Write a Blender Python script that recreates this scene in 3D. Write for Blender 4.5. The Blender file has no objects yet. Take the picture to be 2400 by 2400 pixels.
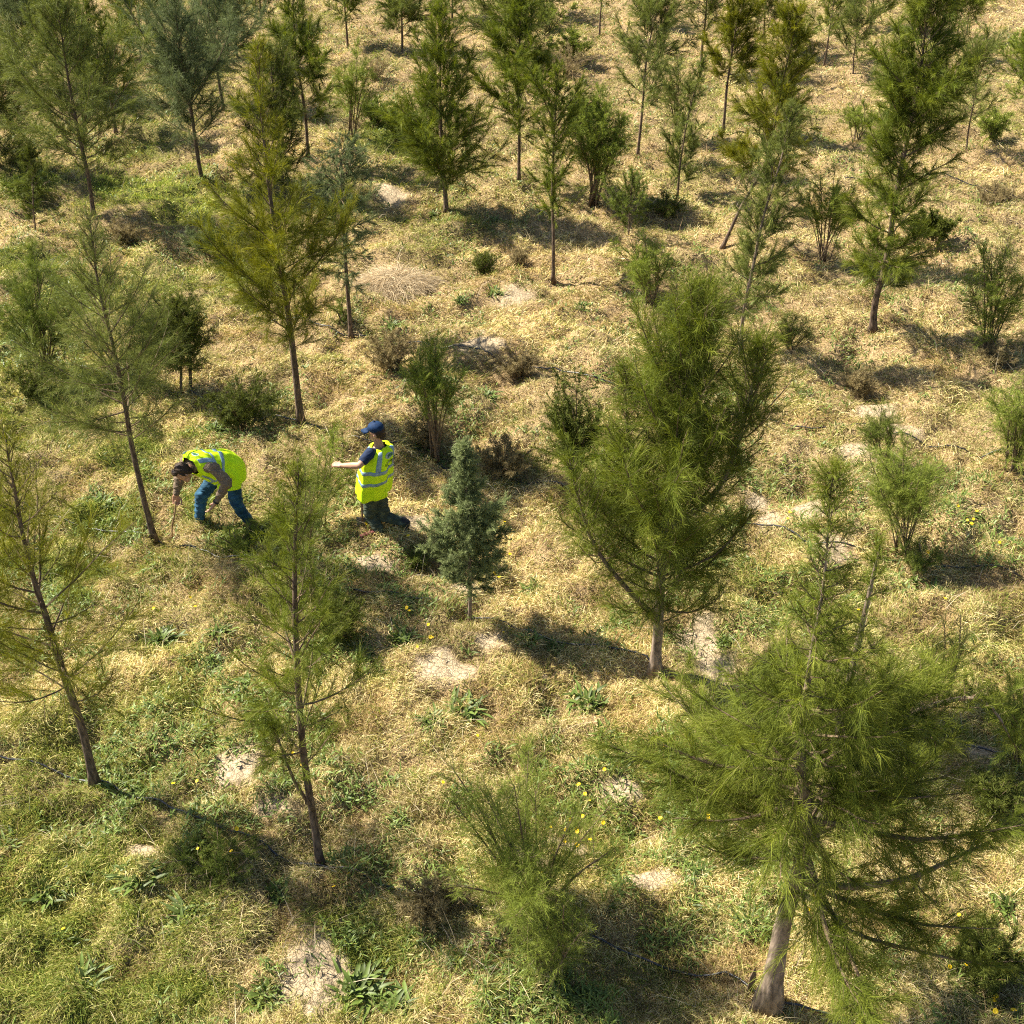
import bpy, bmesh, math
import numpy as np
from mathutils import Vector, Matrix

# ------------------------------------------------------------------ camera, light, exposure
S = bpy.context.scene
R_ = math.radians
CAM_H, PITCH, F = 9.2, R_(36.4), 2800.0          # F in units of a 2400 px wide frame
cd = bpy.data.cameras.new("camera"); cam = bpy.data.objects.new("camera", cd)
S.collection.objects.link(cam); S.camera = cam
cam.location = (0, 0, CAM_H); cam.rotation_euler = (math.pi/2 - PITCH, 0, 0)
cd.sensor_width = 36; cd.lens = 36 * F / 2400; cd.clip_end = 3000; cd.clip_start = .05
SUN_EL, SUN_AZ = 47.0, 157.0                      # azimuth of the sun, counter-clockwise from +X
sdir = Vector((math.cos(R_(SUN_EL))*math.cos(R_(SUN_AZ)), math.cos(R_(SUN_EL))*math.sin(R_(SUN_AZ)), math.sin(R_(SUN_EL))))
W = bpy.data.worlds.new("World"); S.world = W; W.use_nodes = True
nt = W.node_tree; nt.nodes.clear()
sky = nt.nodes.new("ShaderNodeTexSky"); sky.sky_type = 'NISHITA'; sky.sun_disc = False
sky.sun_elevation = R_(SUN_EL); sky.sun_rotation = R_(90 - SUN_AZ)
bg = nt.nodes.new("ShaderNodeBackground"); bg.inputs[1].default_value = 0.06
wo = nt.nodes.new("ShaderNodeOutputWorld")
nt.links.new(sky.outputs[0], bg.inputs[0]); nt.links.new(bg.outputs[0], wo.inputs[0])
sl = bpy.data.lights.new("sun", 'SUN'); sl.energy = 4.9; sl.angle = R_(.55); sl.color = (1, .93, .80)
so = bpy.data.objects.new("sun", sl); S.collection.objects.link(so)
so.rotation_euler = sdir.to_track_quat('Z', 'Y').to_euler(); so.location = (0, 0, 30)
S.view_settings.view_transform = 'Standard'; S.view_settings.look = 'None'
S.view_settings.exposure = 1.62; S.view_settings.gamma = 1
S.cycles.use_denoising = False; S.cycles.pixel_filter_type = 'BLACKMAN_HARRIS'; S.cycles.filter_width = 1.15
S.cycles.sample_clamp_indirect = 4
S.cycles.max_bounces = 6; S.cycles.diffuse_bounces = 3; S.cycles.transmission_bounces = 4
S.cycles.transparent_max_bounces = 4; S.cycles.glossy_bounces = 2

# ------------------------------------------------------------------ projection helpers
CT, ST = math.cos(PITCH), math.sin(PITCH)
def ray(u, v):
    dx, dy = (np.asarray(u, float)-1200)/F, (1200-np.asarray(v, float))/F
    return dx, CT + dy*ST, -ST + dy*CT
def P(u, v, Y):                                    # pixel -> point of the upright plane y = Y
    a, b, c = ray(u, v); t = Y/b
    return Vector((float(a*t), float(Y), float(CAM_H + c*t)))
def proj(x, y, z):
    zc = z - CAM_H
    f = y*CT - zc*ST; up = y*ST + zc*CT
    return 1200 + F*x/f, 1200 - F*up/f
def axial(y, z=0.0): return y*CT - (z-CAM_H)*ST

# ------------------------------------------------------------------ noise and terrain
_rt = np.random.default_rng(7).random((256, 256))
def vnoise(x, y, s, o=0):
    x = np.asarray(x, float)/s + 37.7 + o*13.1; y = np.asarray(y, float)/s + 91.3 + o*7.7
    xi = np.floor(x).astype(int); yi = np.floor(y).astype(int); fx = x-xi; fy = y-yi
    fx = fx*fx*(3-2*fx); fy = fy*fy*(3-2*fy)
    a = _rt[xi & 255, yi & 255]; b = _rt[(xi+1) & 255, yi & 255]
    c = _rt[xi & 255, (yi+1) & 255]; d = _rt[(xi+1) & 255, (yi+1) & 255]
    return (a*(1-fx)+b*fx)*(1-fy) + (c*(1-fx)+d*fx)*fy
def fbm(x, y, s, o=0, n=3):
    r = 0; w = .5; t = 0
    for i in range(n): r = r + w*vnoise(x, y, s/2**i, o+i*3); t += w; w *= .5
    return r/t
def blobs(x, y, L):
    u, v = proj(x, y, 0*x)
    m = np.zeros_like(u)
    wob = 1 + 1.7*(fbm(x, y, .30, 40)-.5)
    for bu, bv, rx, ry in L:
        d = np.sqrt(((u-bu)/rx)**2 + ((v-bv)/ry)**2) * wob
        m = np.maximum(m, np.clip(1.5*(1.15-d), 0, 1))
    return m
BARE = [(1050,1570,95,42),(870,1320,55,28),(735,2260,110,95),(560,1815,65,38),(1900,1210,75,45),(1945,1300,60,40),
        (1120,822,52,24),(910,465,42,26),(1210,695,50,24),(1345,1965,60,32),(1515,2065,75,45),(1640,1510,80,45),
        (1690,1560,60,30),(2060,960,70,30),(2110,1010,60,25),(1990,1820,60,28),(1775,1190,45,30),(960,1230,35,18),
        (330,2000,40,22),(1300,1955,40,22),(1240,2010,60,25),(640,1890,60,20),(1135,1510,40,20),(70,555,40,18),
        (1800,1230,35,20),(2280,1780,60,26),(1460,1850,45,20),(2010,1075,60,25),(1085,1380,45,20),(2230,1965,50,24)]
GREEN = [(360,455,190,55),(430,490,130,36),(250,430,70,40),(300,1060,110,60),(240,1200,120,60),(150,1330,130,80),
         (150,2200,130,70),(420,2320,180,60),(60,1930,90,50),(620,1250,120,40),(820,2250,150,120),(900,330,80,60),
         (60,620,120,60),(200,700,120,60),(560,640,90,70),(470,1170,60,50),(90,420,90,60)]
TREES_AT = []
def hgt(x, y):
    x = np.asarray(x, float); y = np.asarray(y, float)
    h = .24*(fbm(x, y, 2.6, 1)-.5) + .26*(vnoise(x, y, .8, 5)-.5)
    b = blobs(x, y, BARE)
    h = h + b*(.05*np.abs(vnoise(x, y, .10, 14)-.5)+.03*vnoise(x, y, .05, 15)) + (1-.65*b)*(.23*(vnoise(x, y, .32, 9)-.5) + .06*(vnoise(x, y, .13, 12)-.5))
    return h * np.clip(1.2 - y/90, .2, 1)
def G(u, v, lift=0.0):                              # pixel -> point on the ground
    a, b, c = ray(u, v); z = 0.0
    for _ in range(6):
        t = (z-CAM_H)/c; z = float(hgt(a*t, b*t))
    t = (z-CAM_H)/c
    return Vector((float(a*t), float(b*t), z+lift))

# ------------------------------------------------------------------ mesh helpers
C = S.collection
def link(name, me, mat=None, parent=None):
    o = bpy.data.objects.new(name, me); C.objects.link(o)
    if mat is not None and me is not None and not me.materials: me.materials.append(mat)
    if parent is not None: o.parent = parent
    return o
def tag(o, label=None, cat=None, group=None, kind=None):
    for k, v in (('label', label), ('category', cat), ('group', group), ('kind', kind)):
        if v: o[k] = v
    return o
def empty(name, loc, rz=0):
    o = bpy.data.objects.new(name, None); C.objects.link(o); o.location = loc; o.rotation_euler = (0, 0, rz)
    o.empty_display_size = .1
    return o
def mesh_np(name, V, T, col=None, smooth=False):
    """mesh from vertices and triangles (or quads)"""
    me = bpy.data.meshes.new(name); V = np.asarray(V, np.float32); T = np.asarray(T, np.int32)
    n, k = T.shape
    me.vertices.add(len(V)); me.vertices.foreach_set("co", V.ravel())
    me.loops.add(n*k); me.loops.foreach_set("vertex_index", T.ravel())
    me.polygons.add(n); me.polygons.foreach_set("loop_start", np.arange(0, n*k, k, dtype=np.int32))
    me.update(calc_edges=True)
    me.polygons.foreach_set("use_smooth", np.full(n, smooth))
    if col is not None:
        a = me.color_attributes.new("col", 'FLOAT_COLOR', 'POINT')
        c4 = np.ones((len(V), 4), np.float32); c4[:, :3] = col
        a.data.foreach_set("color", c4.ravel())
    me.update()
    return me
def nrm(a): return a/np.maximum(np.linalg.norm(a, axis=-1, keepdims=True), 1e-9)
def blades(p0, d0, d1, L, w, col, rng, tip=1.15, side=None):
    """two-joint blades: 5 verts, 3 tris each. Returns V, T, col"""
    n = len(p0); L = L[:, None]; w = w[:, None]
    if side is None: side = nrm(np.cross(d0, rng.normal(size=(n, 3))))
    p1 = p0 + d0*L*.5; p2 = p1 + d1*L*.5
    V = np.stack([p0-side*w*.5, p0+side*w*.5, p1-side*w*.45, p1+side*w*.45, p2], 1).reshape(-1, 3)
    b = (np.arange(n)*5)[:, None]
    T = np.concatenate([b+[0, 1, 3], b+[0, 3, 2], b+[2, 3, 4]], 1).reshape(-1, 3)
    Cc = np.repeat(col[:, None, :], 5, 1); Cc[:, 4] *= tip
    return V, T, Cc.reshape(-1, 3)
def tube(pts, rad, seg=6):
    pts = np.asarray(pts, float); n = len(pts); rad = np.broadcast_to(rad, (n,))
    t = nrm(np.gradient(pts, axis=0))
    ref = np.array([0, 0, 1.]) if abs(t[0][2]) < .9 else np.array([1., 0, 0])
    V = []
    for i in range(n):
        a = nrm(np.cross(t[i], ref)); b = np.cross(t[i], a)
        for k in range(seg):
            q = 2*math.pi*k/seg
            V.append(pts[i] + rad[i]*(math.cos(q)*a+math.sin(q)*b))
    T = []
    for i in range(n-1):
        for k in range(seg):
            A = i*seg+k; B = i*seg+(k+1) % seg
            T += [(A, B, B+seg), (A, B+seg, A+seg)]
    V.append(pts[0]); V.append(pts[-1])
    for k in range(seg):
        T.append((len(V)-2, (k+1) % seg, k)); T.append((len(V)-1, (n-1)*seg+k, (n-1)*seg+(k+1) % seg))
    return np.array(V), np.array(T)
class Acc:
    def __init__(s): s.V = []; s.T = []; s.C = []; s.n = 0
    def add(s, V, T, col):
        s.V.append(V); s.T.append(T+s.n); s.n += len(V)
        s.C.append(np.broadcast_to(np.asarray(col, float), (len(V), 3)))
    def mesh(s, name, smooth=False):
        return mesh_np(name, np.concatenate(s.V), np.concatenate(s.T), np.concatenate(s.C), smooth)
def curve(pts, n=24):                                # Catmull-Rom through points
    pts = [np.array(p, float) for p in pts]
    if len(pts) == 2: pts = [pts[0], (pts[0]+pts[1])/2, pts[1]]
    ext = [2*pts[0]-pts[1]] + pts + [2*pts[-1]-pts[-2]]
    out = []; m = len(pts)-1
    for i in range(n):
        s = i/(n-1)*m; k = min(int(s), m-1); t = s-k
        a, b, c, d = ext[k:k+4]
        out.append(.5*((2*b)+(c-a)*t+(2*a-5*b+4*c-d)*t*t+(3*b-a-3*c+d)*t**3))
    return np.array(out)

# ------------------------------------------------------------------ materials
def mat(name, rough=.7, spec=.25):
    m = bpy.data.materials.new(name); m.use_nodes = True
    b = m.node_tree.nodes["Principled BSDF"]; b.inputs["Roughness"].default_value = rough
    b.inputs["Specular IOR Level"].default_value = spec
    return m, m.node_tree, b
def leaf_mat(name, trans=.35, rough=.55, spec=.3):
    m, t, b = mat(name, rough, spec)
    a = t.nodes.new("ShaderNodeAttribute"); a.attribute_name = "col"
    t.links.new(a.outputs["Color"], b.inputs["Base Color"])
    tr = t.nodes.new("ShaderNodeBsdfTranslucent"); mx = t.nodes.new("ShaderNodeMixShader")
    hs = t.nodes.new("ShaderNodeHueSaturation"); hs.inputs["Value"].default_value = 1.25; hs.inputs["Saturation"].default_value = 1.1
    t.links.new(a.outputs["Color"], hs.inputs["Color"]); t.links.new(hs.outputs[0], tr.inputs[0])
    mx.inputs[0].default_value = trans
    t.links.new(b.outputs[0], mx.inputs[1]); t.links.new(tr.outputs[0], mx.inputs[2])
    t.links.new(mx.outputs[0], t.nodes["Material Output"].inputs[0])
    return m
def noise_mat(name, c0, c1, scale, rough=.8, bump=.3, spec=.2, detail=5, dist=.01, stretch=None, attr=False):
    m, t, b = mat(name, rough, spec)
    tc = t.nodes.new("ShaderNodeTexCoord"); n = t.nodes.new("ShaderNodeTexNoise")
    n.inputs["Scale"].default_value = scale; n.inputs["Detail"].default_value = detail
    src = tc.outputs["Object"]
    if stretch:
        mp = t.nodes.new("ShaderNodeMapping"); mp.inputs["Scale"].default_value = stretch
        t.links.new(src, mp.inputs[0]); src = mp.outputs[0]
    t.links.new(src, n.inputs["Vector"])
    cr = t.nodes.new("ShaderNodeValToRGB"); cr.color_ramp.elements[0].position = .35; cr.color_ramp.elements[1].position = .68
    cr.color_ramp.elements[0].color = (*c0, 1); cr.color_ramp.elements[1].color = (*c1, 1)
    t.links.new(n.outputs[0], cr.inputs[0]); t.links.new(cr.outputs[0], b.inputs["Base Color"])
    if bump:
        bp = t.nodes.new("ShaderNodeBump"); bp.inputs["Strength"].default_value = bump; bp.inputs["Distance"].default_value = dist
        t.links.new(n.outputs[0], bp.inputs["Height"]); t.links.new(bp.outputs[0], b.inputs["Normal"])
    return m
M_needle = leaf_mat("needles", .26, .6, .12)
M_grass = leaf_mat("grass_blades", .25, .75, .12)
M_weed = leaf_mat("weed_leaves", .22, .5, .3)
M_bark = noise_mat("bark", (.05, .034, .024), (.19, .135, .095), 38, .9, .9, dist=.012, stretch=(1, 1, .25))
M_barkg = noise_mat("grey_bark", (.10, .075, .055), (.30, .23, .17), 26, .9, .8, dist=.01, stretch=(1, 1, .3))
M_branch = noise_mat("twig_bark", (.10, .065, .04), (.22, .16, .10), 20, .85, 0)
M_petal = mat("petal", .5)[0]; M_petal.node_tree.nodes["Principled BSDF"].inputs["Base Color"].default_value = (.78, .52, .01, 1)

def ground_material():
    m, t, b = mat("ground", .95, .08)
    L = t.links.new; N = t.nodes.new
    a = N("ShaderNodeAttribute"); a.attribute_name = "col"; sep = N("ShaderNodeSeparateColor"); L(a.outputs["Color"], sep.inputs[0])
    geo = N("ShaderNodeNewGeometry")
    def noi(s, d=6, r=.6):
        n = N("ShaderNodeTexNoise"); n.inputs["Scale"].default_value = s; n.inputs["Detail"].default_value = d
        n.inputs["Roughness"].default_value = r; L(geo.outputs["Position"], n.inputs["Vector"]); return n
    def ramp(f, cols):
        r = N("ShaderNodeValToRGB"); e = r.color_ramp.elements
        while len(e) < len(cols): e.new(.5)
        for i, (p, c) in enumerate(cols): e[i].position = p; e[i].color = (*c, 1)
        L(f, r.inputs[0]); return r.outputs[0]
    def mix(f, x, y):
        n = N("ShaderNodeMix"); n.data_type = 'RGBA'; L(f, n.inputs[0]); L(x, n.inputs[6]); L(y, n.inputs[7]); return n.outputs[2]
    fine = noi(55); mid = noi(9)
    straw = ramp(fine.outputs[0], [(.30, (.16, .10, .05)), (.5, (.34, .24, .125)), (.7, (.46, .34, .18))])
    green = ramp(fine.outputs[0], [(.30, (.05, .055, .015)), (.55, (.12, .13, .03)), (.72, (.24, .22, .07))])
    soil = ramp(mid.outputs[0], [(.3, (.38, .285, .175)), (.7, (.55, .435, .28))])
    vor = N("ShaderNodeTexVoronoi"); vor.feature = 'DISTANCE_TO_EDGE'; vor.inputs["Scale"].default_value = 17
    L(mix_vec(t, geo.outputs["Position"], mid.outputs[1]), vor.inputs["Vector"])
    crack = ramp(vor.outputs["Distance"], [(.0, (.30, .30, .30)), (.06, (1, 1, 1))])
    mul = N("ShaderNodeMix"); mul.data_type = 'RGBA'; mul.blend_type = 'MULTIPLY'; mul.inputs[0].default_value = .55
    L(soil, mul.inputs[6]); L(crack, mul.inputs[7])
    base = mix(sep.outputs["Green"], straw, green)
    out = mix(sep.outputs["Red"], base, mul.outputs[2])
    L(out, b.inputs["Base Color"])
    bp = N("ShaderNodeBump"); bp.inputs["Strength"].default_value = .9; bp.inputs["Distance"].default_value = .03
    ad = N("ShaderNodeMath"); ad.operation = 'MULTIPLY_ADD'; ad.inputs[1].default_value = .6
    L(crack, ad.inputs[0]); L(fine.outputs[0], ad.inputs[2]); L(ad.outputs[0], bp.inputs["Height"]); L(bp.outputs[0], b.inputs["Normal"])
    return m
def mix_vec(t, a, b):
    n = t.nodes.new("ShaderNodeVectorMath"); n.operation = 'MULTIPLY_ADD'; n.inputs[1].default_value = (.12, .12, .12)
    t.links.new(b, n.inputs[0]); t.links.new(a, n.inputs[2]); return n.outputs[0]

def greenness(x, y):
    u, v = proj(x, y, 0*x)
    g = fbm(x, y, 2.2, 20)*.62 + fbm(x, y, .5, 24)*.42 - .46
    g = g + .10*np.clip((900-u)/900, -1, 1) + .06*np.clip((v-1500)/900, 0, 1)*np.clip((1300-u)/900, 0, 1)
    return np.clip(np.maximum(g*2.1, 1.15*blobs(x, y, GREEN)*(.55+.6*fbm(x, y, .4, 31))), 0, 1)

# ------------------------------------------------------------------ ground sheet
def build_ground():
    uu = np.concatenate([-np.geomspace(4, .64, 14), np.linspace(-.6, .6, 620), np.geomspace(.64, 4, 14)])
    yy = [-80, -50, -30, -15, -5, 0, 2, 3]
    y = 3.3
    while y < 48: yy.append(y); y += .028 + .0042*(y-3)
    while y < 1600: yy.append(y); y *= 1.09
    yy = np.array(yy); wy = np.maximum(yy+8, 13)
    X = uu[None, :]*wy[:, None]; Y = np.broadcast_to(yy[:, None], X.shape)
    x = X.ravel(); yv = Y.ravel(); z = hgt(x, yv)
    b = blobs(x, yv, BARE); g = greenness(x, yv)
    col = np.stack([b, g, 0*b], 1)
    ny, nx = X.shape; I = (np.arange(ny-1)[:, None]*nx + np.arange(nx-1)[None, :]).ravel()
    T = np.stack([I, I+1, I+nx+1, I+nx], 1)
    me = mesh_np("ground", np.stack([x, yv, z], 1), T, col, True)
    tag(link("ground", me, ground_material()), kind="structure")
build_ground()

# ------------------------------------------------------------------ grass and low weeds (stuff)
STRAW = np.array([[.65, .53, .26], [.57, .465, .215], [.46, .36, .165], [.76, .64, .36], [.27, .205, .09], [.56, .50, .19]])
GRN = np.array([[.17, .21, .035], [.24, .26, .05], [.12, .17, .03], [.32, .30, .07], [.20, .24, .045]])
def build_grass():
    rng = np.random.default_rng(11)
    N = 1450000
    u = rng.uniform(-260, 2660, N); v = rng.uniform(-110, 2620, N)
    a, b, c = ray(u, v); t = -CAM_H/c; x = a*t; y = b*t
    g = greenness(x, y); br = blobs(x, y, BARE)
    cl = vnoise(x, y, .26, 50)*.6 + vnoise(x, y, .11, 51)*.4
    keep = rng.random(N) > np.clip(br*1.08, 0, .985)
    keep &= rng.random(N) < .35 + 1.0*cl
    x, y, g, cl = x[keep], y[keep], g[keep], cl[keep]; n = len(x)
    z = hgt(x, y)
    px = axial(y)/1195.0                              # metres per render pixel at that distance
    isg = rng.random(n) < g*(.35+.9*vnoise(x, y, .18, 60)) + .15
    far = np.clip((y-6)/30, 0, 1)
    L = np.where(isg, rng.uniform(.05, .13, n), rng.uniform(.05, .155, n)) * (.45+1.1*cl) * (1+.5*far)
    w = np.maximum(np.where(isg, .0055, .0037)*rng.uniform(.6, 1.5, n), px*rng.uniform(.30, .62, n))
    el = np.where(isg, rng.uniform(.35, 1.35, n), rng.beta(1.3, 2.8, n)*1.45)
    flow = 2*math.pi*fbm(x, y, 1.1, 70, 2)*1.5
    az = flow + rng.normal(size=n)*1.25
    d0 = np.stack([np.cos(az)*np.cos(el), np.sin(az)*np.cos(el), np.sin(el)], 1)
    el2 = el - rng.uniform(.3, 1.3, n); az2 = az + rng.normal(size=n)*.6
    d1 = np.stack([np.cos(az2)*np.cos(el2), np.sin(az2)*np.cos(el2), np.sin(el2)], 1)
    hs = rng.random(n); cs = STRAW[np.minimum((hs*6).astype(int), 5)]; cg = GRN[np.minimum((hs*5).astype(int), 4)]
    patch = (fbm(x, y, 1.0, 80)-.5)
    cs = cs*(1+1.0*patch)[:, None]*np.array([1, 1, 1]); cs[:, 2] *= (1-.35*np.clip(g, 0, 1)); cs[:, 0] *= (1-.12*g)
    brn = (vnoise(x, y, .45, 85) > .68)
    cs[brn] *= np.array([.74, .68, .62])
    lush = blobs(x, y, GREEN[:3])
    col = np.where(isg[:, None], cg*(1+.55*lush)[:, None], cs) * rng.uniform(.75, 1.2, n)[:, None]
    p0 = np.stack([x, y, z-.005+.05*rng.random(n)*cl], 1)
    V, T, Cc = blades(p0, d0, d1, L, w, col, rng)
    tag(link("grass", mesh_np("grass", V, T, Cc), M_grass), label="matted dry straw-coloured grass with green patches covering the ground", cat="grass", kind="stuff")
    # low broad-leaved weeds scattered between the grass
    N = 260000
    u = rng.uniform(-260, 2660, N); v = rng.uniform(-110, 2620, N)
    a, b, c = ray(u, v); t = -CAM_H/c; x = a*t; y = b*t
    g = greenness(x, y); br = blobs(x, y, BARE)
    pr = np.clip((vnoise(x, y, .30, 90)*.6+vnoise(x, y, 1.3, 91)*.55-.58)*3.6 + .35*g, 0, 1)*(1-.8*br)
    k = rng.random(N) < pr; x, y = x[k], y[k]; n = len(x)
    az = rng.uniform(0, 6.283, n); el = rng.uniform(.15, 1.2, n)
    d0 = np.stack([np.cos(az)*np.cos(el), np.sin(az)*np.cos(el), np.sin(el)], 1); e2 = el-rng.uniform(.2, .9, n)
    d1 = np.stack([np.cos(az)*np.cos(e2), np.sin(az)*np.cos(e2), np.sin(e2)], 1)
    sd = np.stack([-np.sin(az), np.cos(az), rng.normal(size=n)*.3], 1)
    col = np.array([[.085, .13, .03]])*rng.uniform(.7, 1.9, n)[:, None]*np.array([1.1, 1, .9])
    p0 = np.stack([x, y, hgt(x, y)+rng.uniform(0, .07, n)], 1)
    V, T, Cc = blades(p0, d0, d1, rng.uniform(.05, .13, n), rng.uniform(.009, .019, n)*(1+.04*(y-6)), col, rng, side=nrm(sd))
    tag(link("low_weeds", mesh_np("low_weeds", V, T, Cc), M_weed), label="low green broad-leaved weeds mixed into the dry grass", cat="weeds", kind="stuff")
    # long bleached and brown dead stems lying and standing in the grass
    N = 9000
    u = rng.uniform(-260, 2660, N); v = rng.uniform(-110, 2620, N)**1.0
    a, b, c = ray(u, v); t = -CAM_H/c; x = a*t; y = b*t
    k = rng.random(N) < vnoise(x, y, .9, 95)**2*1.6; x, y = x[k], y[k]; n = len(x)
    az = rng.uniform(0, 6.283, n); el = rng.uniform(.05, 1.3, n)
    d0 = np.stack([np.cos(az)*np.cos(el), np.sin(az)*np.cos(el), np.sin(el)], 1); e2 = el-rng.uniform(0, .7, n)
    d1 = np.stack([np.cos(az)*np.cos(e2), np.sin(az)*np.cos(e2), np.sin(e2)], 1)
    col = np.where(rng.random((n, 1)) < .5, [[.62, .52, .36]], [[.30, .20, .11]])*rng.uniform(.7, 1.2, (n, 1))
    p0 = np.stack([x, y, hgt(x, y)+.02], 1)
    V, T, Cc = blades(p0, d0, d1, rng.uniform(.2, .5, n), np.maximum(.004, axial(y)/1195*.4), col, rng)
    tag(link("dead_stems", mesh_np("dead_stems", V, T, Cc), M_grass), label="thin bleached and brown dead stems strewn through the grass", cat="dead stems", kind="stuff")
build_grass()

# ------------------------------------------------------------------ trees and shrubs
PAL = {  # base, tip, variation towards
 'olive': ((.066, .098, .013), (.185, .205, .026)),
 'yellow': ((.085, .106, .012), (.23, .22, .022)),
 'green': ((.075, .108, .020), (.17, .20, .036)), 'juniper': ((.125, .155, .065), (.27, .31, .13)),
 'bright': ((.12, .165, .026), (.25, .285, .05)),
 'blue': ((.068, .090, .034), (.16, .19, .075)),
 'dark': ((.052, .070, .014), (.13, .145, .026)),
 'grey': ((.080, .105, .024), (.195, .215, .048)),
 'rust': ((.15, .115, .05), (.31, .25, .12)),
}
def foliage(acc, tp, td, tl, ctr, rng, nn, nl, nw, droop, spread, pal, tint=.25, tipbias=1.0):
    """needles along twigs: tp start, td direction, tl length, ctr curvature (gravity) of the twigs"""
    pr = tl/tl.sum(); k = rng.choice(len(tp), nn, p=pr)
    s = rng.random(nn)**tipbias
    p = tp[k] + td[k]*(tl[k]*s)[:, None]; p[:, 2] -= ctr[k]*(tl[k]*s)**2
    d0 = nrm(td[k] + rng.normal(size=(nn, 3))*spread)
    d1 = d0.copy(); d1[:, 2] -= droop*rng.uniform(.4, 1.3, nn); d1 = nrm(d1 + rng.normal(size=(nn, 3))*.12)
    L = nl*rng.uniform(.5, 1.3, nn)*(np.clip(tl[k]*3.4, .42, 1) if nl > .1 else 1)
    a, b = np.array(PAL[pal][0]), np.array(PAL[pal][1])
    tw = rng.random(len(tp))[k]; m = np.clip(.6*tw + .4*s + .25*(rng.random(nn)-.5), 0, 1)[:, None]
    col = (a*(1-m)+b*m)*(1+tint*(rng.random(len(tp))[k]-.5)*2)[:, None]
    acc.add(*blades(p, d0, d1, L, np.full(nn, nw)*rng.uniform(.7, 1.3, nn), col, rng))
def profile(tab, t):
    return np.interp(t, [p[0] for p in tab], [p[1] for p in tab])
CONE = [(0, .55), (.1, .95), (.22, 1), (.38, .72), (.55, .46), (.8, .24), (1, .05)]
EGG = [(0, .5), (.15, .9), (.35, 1), (.6, .7), (.8, .38), (1, .06)]
COL = [(0, .5), (.15, .9), (.5, 1), (.8, .6), (1, .1)]
def conifer(name, label, cat, trunk, r0, R, s0=.3, tab=CONE, nb=46, e0=18, e1=58, nn=12000, nl=.17, nw=.006, droop=.7,
            spread=.32, pal='olive', extra=(), group=None, seed=0, bark=None, ntw=9, Y=None, gap=.0, upturn=.35, topn=True,
            limbs=(), twl=1.0, hole=None):
    rng = np.random.default_rng(seed+1000)
    r0 *= .72; nn = int(nn*1.15); nw *= .60; spread *= 1.25; ntw = int(ntw*2.3); nb = int(nb*1.15)
    base = G(*trunk[0]); Y = base.y
    pts = [np.array(base)-[0, 0, .06]] + [np.array(P(u, v, Y + (dy if False else 0))) for u, v in trunk[1:]]
    path = curve(pts, 26)
    path[3:-1, 1] += .03*np.sin(np.linspace(0, 7, len(path)-4)+seed)
    root = empty(name, base); tag(root, label, cat, group)
    o = np.array(base)
    n = len(path); sv = np.linspace(0, 1, n)
    rad = r0*(1-sv)**(.85 if r0 < .085 else 1.9)*.93 + .004; rad[0] *= 1.7; rad[1] *= 1.15
    A = Acc(); V, T = tube(path-o, rad, 8); A.add(V, T, (.15, .11, .08))
    paths = [(path, s0, 1.0)]
    for ex in extra:                                  # further leaders / heavy limbs, as pixel polylines with depth offsets
        q = curve([np.array(P(u, v, Y+dy)) for u, v, dy in ex['pts']], 16)
        V, T = tube(q-o, ex.get('r', r0*.5)*(1-np.linspace(0, 1, 16))**.8 + .004, 6); A.add(V, T, (.15, .11, .08))
        paths.append((q, ex.get('s0', .2), ex.get('f', .6)))
    link("trunk", A.mesh("trunk", True), bark or M_bark, root)
    B = Acc(); TP = []; TD = []; TL = []; TC = []
    for (pa, st, fr) in paths:
        m = len(pa); nbk = max(6, int(nb*fr)); Rk = R*(fr if fr < 1 else 1)
        for i in range(nbk):
            t = (i+rng.random()*.8)/nbk; t = t**.9
            s = st+(1-st)*t; f = s*(m-1); j = min(int(f), m-2); pos = pa[j]+(pa[j+1]-pa[j])*(f-j)
            if rng.random() < gap: continue
            az = i*2.39996 + rng.normal()*.35
            if hole is not None and math.cos(az-hole[0]) > .5 and abs(t-hole[1]) < hole[2]: continue
            Lb = Rk*profile(tab, t)*(rng.uniform(.45, 1.25) if rng.random() < .8 else 1.3)
            el = R_(e0+(e1-e0)*t)+rng.normal()*.12
            Lb = Lb/max(math.cos(el), .45)
            d = np.array([math.cos(az)*math.cos(el), math.sin(az)*math.cos(el), math.sin(el)])
            bp = [pos]; K = 6
            for q in range(K):
                bp.append(bp[-1]+d*Lb/K); d = nrm(d+np.array([0, 0, upturn*.25])+rng.normal(size=3)*.07)
            bp = np.array(bp); rb = max(.0035, r0*.17*Lb/max(R, .1))*(1-np.linspace(0, 1, K+1))**.8+.0022
            V, T = tube(bp-o, rb, 4 if nn < 30000 else 5); B.add(V, T, (.13, .09, .06))
            nt_ = max(4, int(Lb*ntw))
            ss = rng.uniform(.12, 1, nt_)*K; jj = np.minimum(ss.astype(int), K-1)
            tp = bp[jj]+(bp[jj+1]-bp[jj])*(ss-jj)[:, None]; bd = nrm(bp[jj+1]-bp[jj])
            td = nrm(bd*1.0+rng.normal(size=(nt_, 3))*.62); td[:, 2] += .12; td = nrm(td)
            tl = (Lb*.30*(1.15-ss/K)+.10)*rng.uniform(.6, 1.3, nt_)*twl
            TP.append(tp); TD.append(td); TL.append(tl); TC.append(np.full(nt_, .18))
        if topn:                                      # leader tip tuft
            j = int(m*.82); td = nrm(np.diff(pa[j:], axis=0)); TP.append(pa[j:-1]); TD.append(td)
            TL.append(np.full(len(td), nl*1.2)); TC.append(np.zeros(len(td)))
    TP = np.concatenate(TP); TD = np.concatenate(TD); TL = np.concatenate(TL); TC = np.concatenate(TC)
    TP = TP-o
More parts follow.
